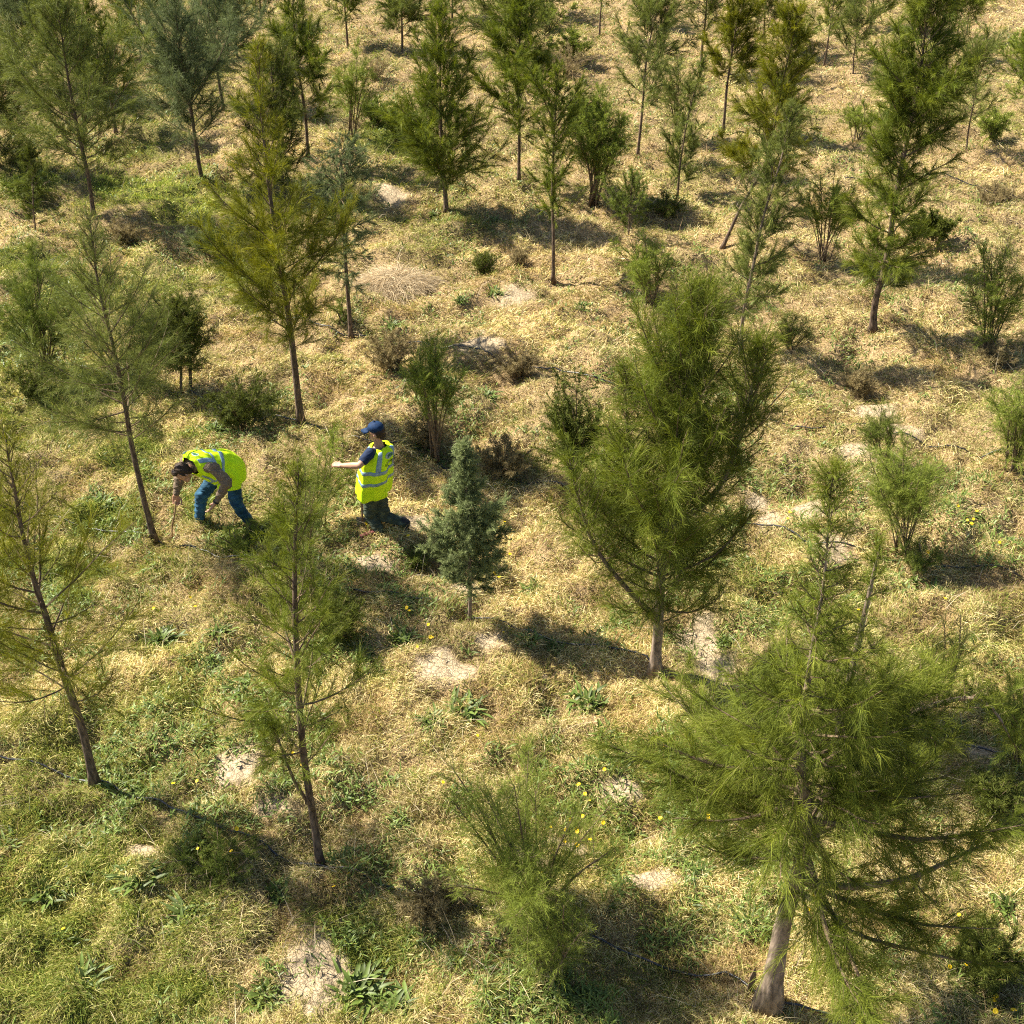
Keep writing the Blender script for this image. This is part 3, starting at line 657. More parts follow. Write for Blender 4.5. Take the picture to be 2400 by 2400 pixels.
WEEDS = [
 (920,765,.30,"big leafy weed left of the orange-brown dry tuft in the centre"),(1140,930,.30,"broad leafy weed below the pale soil mound"),
 (1212,985,.16,"small leafy weed below and right of the broad one"),(375,1505,.36,"large dark leafy weed in the lower left, right of the yellowish tree"),
 (520,1480,.24,"leafy weed halfway between the yellowish tree and the slender olive tree"),(500,1550,.18,"small upright weed just below the halfway one"),
 (850,1545,.34,"wide leafy weed left of the cracked soil under the small juniper"),(930,1500,.30,"leafy weed next to the wide one, nearer the juniper"),
 (575,1620,.26,"leafy weed left of the slender olive tree's trunk"),(1090,1665,.34,"spreading leafy weed below the cracked pale soil"),
 (1010,1690,.22,"smaller leafy weed left of the spreading one"),(1378,1650,.30,"silvery long-leaved weed in open grass right of centre"),
 (1420,1725,.22,"dark leafy weed just below the silvery one"),(1265,1805,.22,"compact dark green weed alone above the bottom-centre bush"),
 (1270,1665,.16,"small weed left of the silvery one"),(110,2090,.26,"leafy weed low on the left, below the yellowish tree's shadow"),
 (320,2060,.26,"leafy weed in the lower left grass, nearest the trunk shadow"),(150,2080,.20,"weed close beside the low left one"),
 (440,2150,.30,"dark broad weed with pink-tinged leaves left of the cracked corner soil"),(650,2100,.30,"blue-green long-leaved weed in shade under the slender olive tree"),
 (15,1985,.22,"leafy weed cut by the left edge near the bottom"),(830,2330,.36,"big pale leafy weed at the bottom, right of the cracked corner soil"),
 (930,2370,.30,"leafy weed at the bottom edge right of the big pale one"),(620,2330,.26,"dark leafy weed at the bottom below the cracked corner soil"),
 (200,2300,.24,"grassy leafed weed in the bottom left corner"),(1640,2060,.26,"leafy weed left of the largest she-oak's low branches"),
 (1480,1950,.22,"weed right of the yellow flowers in the bottom middle"),(1885,2190,.20,"small weed right of the thick grey trunk"),
 (2120,1365,.26,"glossy weed left of the shade under the fan-shaped bush"),(2190,1390,.24,"glossy weed right of its twin under the fan-shaped bush"),
 (1960,1130,.24,"weed above the pale cracked soil right of the dense tree"),(1700,1510,.26,"weed right of the dense tree's trunk on bare soil"),
 (230,1185,.30,"dark clump of leaves left of the bending person"),(300,1260,.24,"leafy weed left of the digging stick's tree"),
 (505,1010,.30,"dark leafy weed behind the bending person's back"),(640,1035,.24,"leafy weed right of the weedy clump behind the workers"),
 (585,1165,.22,"leafy weed right behind the bending person's rear leg"),(60,1050,.20,"leafy weed at the left edge above the yellowish tree"),
 (830,1185,.20,"small leafy weed at the standing person's shovel"),(1255,1385,.22,"weed between the small juniper and the dense tree"),
 (1160,690,.22,"leafy weed above the pale mound, centre"),(1080,705,.20,"leafy weed left of the one above the pale mound"),
 (1360,720,.22,"leafy weed right of the pale mound in the centre"),(1010,505,.22,"weed at the foot of the dense dark she-oak"),
 (950,520,.20,"weed left of the dense dark she-oak's foot"),(50,440,.30,"light green leafy weed at the left edge beyond the grass patch"),
 (1160,520,.24,"weed in the shade of the dense dark she-oak"),(1290,2290,.22,"grey-leaved weed at the foot of the bottom-centre bush"),
 (2085,700,.20,"weed at the foot of the tall right-hand she-oak"),(2290,1210,.16,"small weed in the dry slope near the right edge"),
 (2360,2120,.22,"weed by the right edge above the corner flowers"),(1555,1500,.16,"small weed at the dense tree's trunk base"),
 (480,420,.26,"weed in the grass beyond the bright green patch"),(2000,1410,.2,"weed below the two bare soil patches"),
 (1030,1275,.2,"weed right of the standing person's rear boot"),(1300,1520,.26,"weed in the round shadow of the small juniper"),
 (1240,1500,.2,"second weed in the round shadow, nearer the juniper"),
]
rg = np.random.default_rng(3)
for i, (u, v, s, lab) in enumerate(WEEDS):
    ob = link("leafy_weed", RM[i % 4]); ob.location = G(u, v, -.01); k = s*rg.uniform(.9, 1.1); ob.scale = (k, k, k*rg.uniform(.7, 1.0))
    ob.rotation_euler = (0, 0, rg.uniform(0, 6.28)); tag(ob, lab, "weed", WG)

# ------------------------------------------------------------------ yellow flowers
def flower_mesh():
    V = []; T = []; b = 0
    for k in range(11):
        a = 2*math.pi*k/11; c, s = math.cos(a), math.sin(a); w = .010
        V += [(c*.004-s*w*.4, s*.004+c*w*.4, 0), (c*.004+s*w*.4, s*.004-c*w*.4, 0), (c*.026+s*w*.8, s*.026-c*w*.8, .006), (c*.026-s*w*.8, s*.026+c*w*.8, .006), (c*.03, s*.03, .004)]
        T += [(b, b+1, b+2), (b, b+2, b+3), (b+3, b+2, b+4)]; b += 5
    return mesh_np("petals", V, T)
FM = flower_mesh(); FM.materials.append(M_petal)
a_ = Acc(); V, T = tube([(0, 0, -.22), (.01, 0, -.1), (0, 0, 0)], [.0022, .002, .003], 4); a_.add(V, T, (.10, .15, .03)); FS = a_.mesh("stalk"); FS.materials.append(M_weed)
FL = [(1355,1865,4),(1370,1885,3),(1382,1890,2),(1365,1928,3),(1335,1940,3),(1350,1962,5),(1352,1976,4),(1325,1972,3),(1322,1993,4),(1352,1998,6),
 (1382,1988,3),(1412,1955,4),(1545,1940,4),(1290,1964,2),(1415,1828,3),(1553,1773,4),(1268,2070,3),(1120,1744,2),(1040,1857,3),(470,2015,2),(665,1728,5),
 (690,1790,4),(712,1786,4),(712,1817,3),(560,1968,4),(548,2020,3),(155,2195,3),(785,2098,3),(820,2070,3),(2170,1315,5),(2165,1320,3),(2270,1252,5),(2285,1215,3),
 (2262,1237,3),(2210,1420,4),(1775,1215,5),(1848,1220,4),(1843,1235,3),(1990,1167,4),(2008,1448,3),(1655,2440//1,0),(1655,1934,5),(1657,1940,4),(1905,2118,5),(1890,2150,4),
 (1950,2180,3),(2262,2190,5),(2240,2165,3),(2285,2195,3),(2330,2250,5),(2220,2283,3),(2335,2283,4),(2258,2283,4),(2392,2265,4),(2322,2360,5),(2368,2385,6),(2325,2390,5),
 (2326,2355,4),(2360,2305,3),(955,1450,5),(960,1450,3),(1160,1370,5),(1170,1378,4),(1195,1318,4),(1010,1512,5),(1014,1510,3),(860,1250,3),(1230,1235,3),(1183,1243,4),
 (980,1535,2),(958,1278,4),(1005,1485,3),(365,1448,3),(462,1443,3),(450,1422,3),(412,1860,4),(468,1857,3),(1010,100,0),(2240,1205,4),(2337,1290,3),(2275,1240,3),(1180,1500,2)]
rg = np.random.default_rng(9); nf = 0
for (u, v, s) in FL:
    if s == 0: continue
    r = empty("yellow_flower", G(u, v, .10+rg.uniform(0, .08)), rg.uniform(0, 6.28)); r.scale = (.36+.085*s,)*3
    tag(r, "small yellow daisy-like flower on a thin stalk in the dry grass", "flower", "yellow flowers dotted through the grass")
    p = link("petals", FM, None, r); p.rotation_euler = (rg.normal()*.35+.25, rg.normal()*.35, 0); link("stalk", FS, None, r)

# ------------------------------------------------------------------ irrigation hoses and a stake
M_hose = noise_mat("hose_plastic", (.012, .012, .013), (.05, .05, .055), 30, .35, .1, spec=.5)
def hose(label, pts):
    A = []
    for i in range(len(pts)-1):
        a, b = G(*pts[i]), G(*pts[i+1]); n = max(2, int((b-a).length/.12))
        for k in range(n):
            q = a.lerp(b, k/n); wob = .05*math.sin(k*.35+i)+.03*math.sin(k*.13); A.append((q.x, q.y+wob, float(hgt(q.x, q.y+wob))+.035))
    V, T = tube(A, .011, 6); m = mesh_np("hose", V, T, None, True)
    tag(link("irrigation_hose", m, M_hose), label, "hose", "black drip hoses along the tree rows")
hose("black drip hose along the nearest tree row, from the left edge to the bottom right", [(-60,1770),(180,1838),(330,1882),(480,1928),(620,1972),(750,2030),(1100,2120),(1700,2292),(1800,2360),(2050,2412)])
hose("black drip hose along the row of the small juniper and the dense dark tree", [(-60,1160),(362,1272),(700,1352),(1100,1455),(1240,1478),(1540,1572),(1900,1660),(2420,1790)])
hose("black drip hose through the row of the fan-shaped bush and the standing person", [(-60,800),(420,930),(706,998),(1022,1085),(1500,1190),(1860,1262),(1930,1276),(2220,1336),(2420,1366)])
hose("black drip hose on the dry slope behind the dense dark tree", [(600,745),(823,794),(1300,870),(1735,972),(1810,985),(1900,1003),(2240,1050),(2420,1082)])
hose("far black drip hose crossing the upper right grass", [(1040,492),(1300,560),(1600,600),(1980,420),(2120,424),(2200,428),(2420,470)][3:])
def stake():
    bm = bmesh.new(); b = G(1757, 2322); h = .34
    for w, z in ((.022, -.05), (.026, h*.6), (.002, h)):
        for sx, sy in ((-1, -.35), (1, -.35), (1, .35), (-1, .35)): bm.verts.new((sx*w+z*.02, sy*w, z))
    v = list(bm.verts)
    for k in range(2):
        for q in range(4): bm.faces.new((v[k*4+q], v[k*4+(q+1) % 4], v[k*4+4+(q+1) % 4], v[k*4+4+q]))
    bm.faces.new(v[3::-1]); bm.faces.new(v[8:12]); me = bpy.data.meshes.new("wooden_stake"); bm.to_mesh(me); bm.free()
    ob = link("wooden_stake", me, M_branch); ob.location = b
    tag(ob, "short pointed wooden stake in the ground left of the thick grey trunk", "stake")
stake()

# ------------------------------------------------------------------ people
def fabric(name, c, rough=.8, var=.25, scale=30, bump=.35, sheen=0):
    c = np.array(c); return noise_mat(name, tuple(c*(1-var)), tuple(np.minimum(c*(1+var), 1)), scale, rough, bump, dist=.01)
M_skin = noise_mat("skin", (.36, .19, .12), (.47, .265, .175), 14, .5, .05, spec=.35)
M_vest = noise_mat("vest_fabric", (.58, .86, .010), (.70, .96, .020), 7, .75, .6, dist=.04, spec=.15, detail=1.5)
M_band = noise_mat("reflective_band", (.17, .27, .36), (.25, .37, .47), 25, .38, .2, spec=.6)
M_navy = fabric("navy_cotton", (.012, .022, .055)); M_cap = fabric("cap_cloth", (.007, .026, .075), .75)
M_olive = fabric("dark_olive_cloth", (.055, .07, .05), .9, .4, 12, .8); M_jean = fabric("denim", (.026, .080, .135), .85, .45, 9, .7)
M_wool = fabric("brown_knit", (.17, .125, .085), .95, .3, 60, .8); M_hair = fabric("hair", (.045, .028, .018), .6, .5, 60, .8)
M_boot = fabric("boot_leather", (.02, .02, .022), .5); M_tan = fabric("tan_leather", (.33, .16, .07), .6)
M_red = fabric("red_shoe", (.20, .06, .055), .6); M_dark = mat("dark_print", .6)[0]; M_dark.node_tree.nodes["Principled BSDF"].inputs["Base Color"].default_value = (.02, .05, .03, 1)
M_grey = fabric("pale_grey_print", (.42, .47, .45), .7); M_greenp = fabric("green_print", (.06, .17, .10), .7)
M_eye = mat("eye", .3)[0]; M_eye.node_tree.nodes["Principled BSDF"].inputs["Base Color"].default_value = (.05, .03, .02, 1)
M_wood = noise_mat("worn_wood", (.22, .13, .07), (.38, .25, .15), 30, .8, .3, stretch=(1, 1, .2)); M_steel = fabric("steel", (.12, .10, .09), .5)
def solid(name, parts, m, parent, vox=.007, smooth=3, noise=0.0, nscale=.1, label=None):
    """one continuous skin round tapered capsules ('c', p0, r0, p1, r1) and ellipsoids ('e', centre, axes 3x3)"""
    bm = bmesh.new()
    for p in parts:
        if p[0] == 'c':
            _, a, ra, b, rb = p; a, b = Vector(a), Vector(b); d = b-a
            for c_, r_ in ((a, ra), (b, rb)): bmesh.ops.create_icosphere(bm, subdivisions=2, radius=r_*1.02, matrix=Matrix.Translation(c_))
            if d.length > 1e-4:
                q = d.to_track_quat('Z', 'Y').to_matrix().to_4x4()
                bmesh.ops.create_cone(bm, cap_ends=True, segments=18, radius1=ra, radius2=rb, depth=d.length, matrix=Matrix.Translation((a+b)/2) @ q)
        else:
            _, c_, M3 = p; M4 = M3.to_4x4(); M4.translation = Vector(c_)
            bmesh.ops.create_icosphere(bm, subdivisions=3, radius=1, matrix=M4)
    me = bpy.data.meshes.new(name); bm.to_mesh(me); bm.free()
    ob = bpy.data.objects.new(name, me); C.objects.link(ob)
    r = ob.modifiers.new("r", 'REMESH'); r.mode = 'VOXEL'; r.voxel_size = vox; r.use_smooth_shade = True
    s_ = ob.modifiers.new("s", 'SMOOTH'); s_.iterations = smooth; s_.factor = .5
    dg = bpy.context.evaluated_depsgraph_get(); me2 = bpy.data.meshes.new_from_object(ob.evaluated_get(dg))
    bpy.data.objects.remove(ob); bpy.data.meshes.remove(me); me2.name = name
    if noise:
        n = len(me2.vertices); co = np.empty(n*3, np.float32); me2.vertices.foreach_get("co", co); co = co.reshape(-1, 3)
        no = np.empty(n*3, np.float32); me2.vertices.foreach_get("normal", no); no = no.reshape(-1, 3)
        f = (vnoise(co[:, 0]+co[:, 2]*1.7, co[:, 1]+co[:, 2], nscale, 3)+.5*vnoise(co[:, 0]-co[:, 2]*2.3, co[:, 1]+co[:, 2]*1.4, nscale*.5, 8)-.75)
        co += no*(f*noise)[:, None]; me2.vertices.foreach_set("co", co.ravel()); me2.update()
    me2.polygons.foreach_set("use_smooth", np.ones(len(me2.polygons), bool))
    o2 = link(name, me2, m, None); o2.parent = parent
    return o2
def basis(f, u, sx, sy, sz):                          # columns: side, forward, up scaled
    f = Vector(f).normalized(); u = Vector(u); s = f.cross(u).normalized(); u = s.cross(f).normalized()
    return Matrix((s*sx, f*sy, u*sz)).transposed(), s, f, u
def hand(w, d, n, curl=.5, thumb=1, k=1.0):
    """palm + five unequal bent fingers; d direction to the fingers, n palm normal, thumb side +-1"""
    d = Vector(d).normalized(); n = Vector(n).normalized(); s = d.cross(n).normalized(); n = s.cross(d).normalized(); w = Vector(w)
    out = [('c', w-d*.03, .026*k, w+d*.01, .026*k)]
    base = []
    for i in range(4):
        b = w+d*(.088-.006*abs(i-1))*k+s*((i-1.5)*.021)*k; base.append(b)
        out.append(('c', w+s*(i-1.5)*.013*k+d*.01, .017*k, b, .0135*k))
    for i, L in enumerate((.070, .080, .074, .058)):
        p = base[i]; a = curl*.6; r = .0098*k
        for L_, in ((L*.45*k,), (L*.32*k,), (L*.26*k,)):
            q = p+(d*math.cos(a)+n*math.sin(a)+s*(i-1.5)*.04)*L_; out.append(('c', p, r, q, r*.9)); p = q; r *= .9; a += curl*.75
    t0 = w+d*.03*k-s*.026*k*thumb; t1 = t0+(d*.55-s*.7*thumb+n*.35).normalized()*.042*k; t2 = t1+(d*.9-s*.1*thumb+n*(.3+.5*curl)).normalized()*.032*k
    t3 = t2+(d*.9+s*.25*thumb+n*(.3+.6*curl)).normalized()*.026*k
    out += [('c', w+d*.01, .018*k, t0, .017*k), ('c', t0, .0155*k, t1, .012*k), ('c', t1, .0115*k, t2, .0105*k), ('c', t2, .0105*k, t3, .009*k)]
    return out
def head_parts(c, f, u):
    M, s, f, u = basis(f, u, .074, .092, .108); c = Vector(c); out = [('e', c+u*.015, M)]
    M2, *_ = basis(f, u, .052, .058, .062); out.append(('e', c+f*.038-u*.062, M2))                       # jaw
    out.append(('c', c+f*.088+u*.012, .010, c+f*.108-u*.022, .014)); out.append(('c', c+f*.085-u*.058, .013, c+f*.082-u*.060+s*.012, .010))   # nose, lips
    out.append(('c', c+f*.080-u*.098, .020, c+f*.070-u*.100, .022))                                        # chin
    for q in (-1, 1):
        Me, *_ = basis(f, u, .010, .020, .031); out.append(('e', c+s*q*.078-f*.006-u*.012, Me))          # ears
        out.append(('c', c+f*.082+s*q*.020+u*.030, .009, c+f*.070+s*q*.044+u*.028, .008))                  # brows
    return out, s, f, u
def torso_loft(rings, nu=64, nv=40, off=0.0, urange=(0, 2*math.pi), vrange=(0, 1), fold=.012, cl=False, sq=2.1):
    """rings (centre, side, axis-facing 'front', half width, half depth). u = 0 is the middle of the back."""
    Cn = curve([r[0] for r in rings], 61); Sd = curve([r[1] for r in rings], 61); Fr = curve([r[2] for r in rings], 61)
    A = curve([(r[3], r[4], 0) for r in rings], 61)
    U = np.linspace(*urange, nu); Vv = np.linspace(*vrange, nv); out = np.zeros((nv, nu, 3))
    for i, v in enumerate(Vv):
        k = v*60; j = min(int(k), 59); t = k-j
        c = Cn[j]*(1-t)+Cn[j+1]*t; s = nrm(Sd[j]*(1-t)+Sd[j+1]*t); f = nrm(Fr[j]*(1-t)+Fr[j+1]*t); a, b, _ = A[j]*(1-t)+A[j+1]*t
        cu, su = np.cos(U), np.sin(U); e = 2/sq
        x = np.sign(su)*np.abs(su)**e; y = np.sign(cu)*np.abs(cu)**e
        fo = fold*(1-v*.6)*(np.sin(5*U+2.2+3*v)+.6*np.sin(9*U+7*v)+.5*np.sin(3*U-9*v))
        out[i] = c + np.outer(x*(a+off+fo), s) - np.outer(y*(b+off+fo), f)
    return out
def grid_mesh(name, Gd, m, parent, thick=0.0, wrap=False, label=None):
    nv, nu, _ = Gd.shape; V = Gd.reshape(-1, 3)
    T = [(i*nu+j, i*nu+j+1, (i+1)*nu+j+1, (i+1)*nu+j) for i in range(nv-1) for j in range(nu-1)]
    me = mesh_np(name, V, np.array(T), None, True); ob = link(name, me, m, None); ob.parent = parent
    if thick:
        md = ob.modifiers.new("t", 'SOLIDIFY'); md.thickness = thick; md.offset = 0
    return ob
def vest(parent, rings, bands, straps, logo, text=True, fold=.017):
    Gd = torso_loft(rings, 73, 46, 0, (0, 2*math.pi), (0, 1), fold); Gd[:, -1] = Gd[:, 0]
    v_ = grid_mesh("vest", Gd, M_vest, parent, .004)
    for (a, b) in bands:
        g = torso_loft(rings, 73, 4, .005, (0, 2*math.pi), (a, b), fold); g[:, -1] = g[:, 0]; o_ = grid_mesh("reflective_band", g, M_band, None, .002); o_.parent = v_
    for (u0, u1, a, b) in straps:
        g = torso_loft(rings, 5, 24, .0055, (u0, u1), (a, b), fold); o_ = grid_mesh("reflective_strap", g, M_band, None, .002); o_.parent = v_
    lu, lv, wu, wv, flip = logo                        # pin-shaped emblem: grey top, green hills, pale road
    def S_(u, v, off=.0075): return torso_loft(rings, 2, 2, off, (u, u+1e-4), (v, v+1e-4), fold)[0, 0]
    def patch(name, pts, m, off):
        V = [S_(u, v, off) for u, v in pts]; me = mesh_np(name, np.array(V), np.array([(0, i, i+1) for i in range(1, len(V)-1)]))
        o_ = link(name, me, m, None); o_.parent = v_
    pin = []
    for k in range(28):
        a = 2*math.pi*k/28; x = math.sin(a); y = math.cos(a); w = 1 if y > -.2 else max(0, (1+y)/.8)**.75
        pin.append((lu+flip*wu*x*w, lv+wv*y*(1 if y > 0 else 1.45)))
    patch("emblem", pin, M_grey, .007)
    hill = [(lu+flip*wu*x, lv+wv*y) for x, y in ((-.75, .25), (-.3, .05), (.1, .2), (.5, .5), (.85, .35), (.75, -.35), (.3, -.95), (-.1, -.75), (-.45, -.6), (-.75, -.2))]
    patch("emblem_hills", hill, M_greenp, .0085)
    patch("emblem_road", [(lu+flip*wu*x, lv+wv*y) for x, y in ((-.1, -1.3), (.25, -.9), (.45, -.45), (.2, -.35), (-.05, -.7))], M_grey, .0095)
    if text:
        cu = bpy.data.curves.new("lettering", 'FONT'); cu.body = "LI IFE"; cu.size = 1; cu.align_x = 'CENTER'; cu.resolution_u = 2; cu.offset = .02
        to = bpy.data.objects.new("lettering", cu); C.objects.link(to); dg = bpy.context.evaluated_depsgraph_get()
        me = bpy.data.meshes.new_from_object(to.evaluated_get(dg)); bpy.data.objects.remove(to)
        for vt in me.vertices:
            x, y = vt.co.x, vt.co.y; vt.co = Vector(S_(lu+flip*wu*1.15*x*.85, lv-wv*2.6+wv*1.0*y, .008))
        me.materials.clear(); o_ = link("lettering", me, M_dark, None); o_.parent = v_
        sp = [(lu+flip*wu*x, lv-wv*2.6+wv*y) for x, y in ((-.08, .0), (.08, .0), (.22, .75), (.0, .35), (-.22, .7))]
        patch("leaf_mark", sp, M_grey, .0085)
        patch("dot_mark", [(lu+flip*wu*(.0+.14*math.sin(k)), lv-wv*3.1+wv*.2*math.cos(k)) for k in np.linspace(0, 5.6, 9)], M_dark, .0085)
    return v_
def blade_shoe(name, heel, toe, m, parent, w=.045, h=.05):
    heel, toe = Vector(heel), Vector(toe); d = (toe-heel).normalized()
    return solid(name, [('c', heel+Vector((0, 0, h*.5)), w*.85, heel+d*.09+Vector((0, 0, h*.35)), w*.8), ('c', heel+d*.09+Vector((0, 0, h*.3)), w*.8, heel+d*.22, w*.72),
                        ('c', heel+Vector((0, 0, h)), w*.8, heel+Vector((0, 0, h*2.0)), w*.85)], m, parent, .008, 3)
V3 = Vector
Zs = CAM_H/8.6
# ---- person A: standing, back turned, facing left and away
def person_standing():
    Yb = G(885, 1252).y; J = lambda u, v, d: P(u, v, Yb+d)
    root = empty("person", G(885, 1250)); tag(root, "person in navy cap and high-visibility vest stepping through grass, arm stretched left", "person")
    inv = -root.location
    j = {k: J(*q)+inv for k, q in dict(pel=(877,1150,.05), chest=(884,1085,.0), neck=(889,1046,.02), hd=(882,1012,.03), shL=(867,1063,-.12), shR=(906,1054,.15),
         elL=(842,1091,-.30), wrL=(800,1091,-.20), hipL=(870,1155,-.02), hipR=(884,1152,.10), knL=(867,1205,.12), anL=(888,1241,.03), toL=(864,1251,.0),
         knR=(900,1209,.15), anR=(944,1222,.14), toR=(952,1246,.10), elR=(886,1098,.34), wrR=(856,1128,.24)).items()}
    f = V3((-.80, .60, 0)).normalized(); s = V3((.60, .80, 0)); up = V3((0, 0, 1))    # s: his right
    hf = V3((-.97, .22, -.12))
    hp, hs, hfv, hu = head_parts(j['hd'], hf, V3((-.05, 0, 1)))
    M, *_ = basis(f, up, .14, .09, .17); M2, *_ = basis(f, up, .155, .105, .13)
    body = hp + [('c', j['neck']-up*.03, .058, j['hd']-up*.05, .052), ('e', (j['chest']+j['neck'])/2-up*.03, M), ('e', j['pel']+up*.03, M2), ('c', j['chest'], .12, j['pel'], .12),
                 ('c', j['shL'], .050, j['neck']-up*.06, .045), ('c', j['shR'], .050, j['neck']-up*.06, .045)]
    body += [('c', j['shL'], .050, j['elL'], .040), ('c', j['elL'], .041, j['elL'].lerp(j['wrL'], .35), .042), ('c', j['elL'].lerp(j['wrL'], .35), .042, j['wrL'], .026),
             ('c', j['shR'], .050, j['elR'], .040), ('c', j['elR'], .040, j['wrR'], .026)]
    for q in 'LR': body += [('c', j['hip'+q], .08, j['kn'+q], .055), ('c', j['kn'+q], .055, j['an'+q], .038)]
    body += hand(j['wrL'], (-1, .35, .02), (.1, .2, -1), .75, 1) + hand(j['wrR'], (-.6, .3, -.7), (-.3, -.9, 0), 1.0, 1)
    solid("body", body, M_skin, root, .0055, 2)
    # cap with brim, hair below it
    c = j['hd']; Mc, *_ = basis(hfv, hu, .083, .100, .076)
    cap = solid("cap", [('e', c+hu*.062-hfv*.004, Mc), ('c', c+hu*.145, .012, c+hu*.150, .010)], M_cap, root, .006, 2)
    br = [];
    for k in range(9):
        t = -1+2*k/8; br.append([tuple(c+hu*(.050-.012*t*t-.03*q)+hfv*(.085*(1-.25*t*t)+q*(.105*(1-.45*t*t)))+hs*(.074*t*(1-.10*q))) for q in (0, .5, 1)])
    grid_mesh("cap_brim", np.array(br), M_cap, cap, .006)
    Mh, *_ = basis(hfv, hu, .082, .088, .085); solid("hair", [('e', c+hu*.010-hfv*.024, Mh), ('c', c-hu*.060-hfv*.070-hs*.02, .032, c-hu*.060-hfv*.070+hs*.02, .032)], M_hair, root, .006, 1, .006, .02)
    for q in (-1, 1):
        e = solid("eye", [('e', c+hfv*.084+hs*q*.032+hu*.012, Matrix.Scale(.010, 3))], M_eye, root, .003, 0)
    # T-shirt (sleeves and collar) and trousers
    sl = lambda q: [('c', j['sh'+q]+up*.005, .066, j['sh'+q].lerp(j['el'+q], .62), .060)]
    solid("t_shirt", sl('L')+sl('R')+[('c', j['shL'], .060, j['neck']-up*.08, .050), ('c', j['shR'], .060, j['neck']-up*.08, .050), ('e', (j['chest']+j['neck'])/2-up*.05, basis(f, up, .155, .102, .17)[0])], M_navy, root, .008, 3, .01, .08)
    tr = [('e', j['pel']+up*.0, basis(f, up, .17, .125, .13)[0])]
    for q in 'LR':
        tr += [('c', j['hip'+q], .098, j['kn'+q], .080), ('c', j['kn'+q], .080, j['an'+q].lerp(j['kn'+q], .0), .062)]
    solid("trousers", tr, M_olive, root, .009, 2, .030, .085)
    blade_shoe("shoe", j['anL']-up*.04, j['toL']-up*.01, M_red, root, .042, .035)
    b = solid("boot", [('c', j['anR']+up*.01, .055, j['anR']-up*.02+V3((.05, 0, 0)), .048), ('c', j['anR']-up*.02+V3((.05, 0, 0)), .048, j['toR']+up*.05, .042)], M_boot, root, .008, 2)
    # vest
    h0 = J(874,1154,.05)+inv; h1 = J(877,1124,.03)+inv; h2 = J(881,1101,.01)+inv; h3 = J(884,1078,.0)+inv; h4 = J(887, 1062, .01)+inv; h5 = J(889, 1050, .02)+inv; h6 = J(889, 1044, .02)+inv
    sv = np.array(s); fv = np.array(f); R = lambda c_, a, b_: (np.array(c_), sv, fv, a*Zs, b_*Zs)
    rings = [R(h0, .214, .170), R(h1, .214, .170), R(h2, .215, .165), R(h3, .195, .150), R(h4, .185, .140), R(h5, .160, .118), R(h6, .085, .078)]
    vest(root, rings, [(.385, .435), (.205, .255)], [(-.62-.16, -.62+.16, .435, .93), (.62-.16, .62+.16, .435, .93), (2.4, 2.72, .435, .93), (-2.72, -2.4, .435, .93)], (.12, .70, .30, .078, 1))
    return root, j
PA, JA = person_standing()
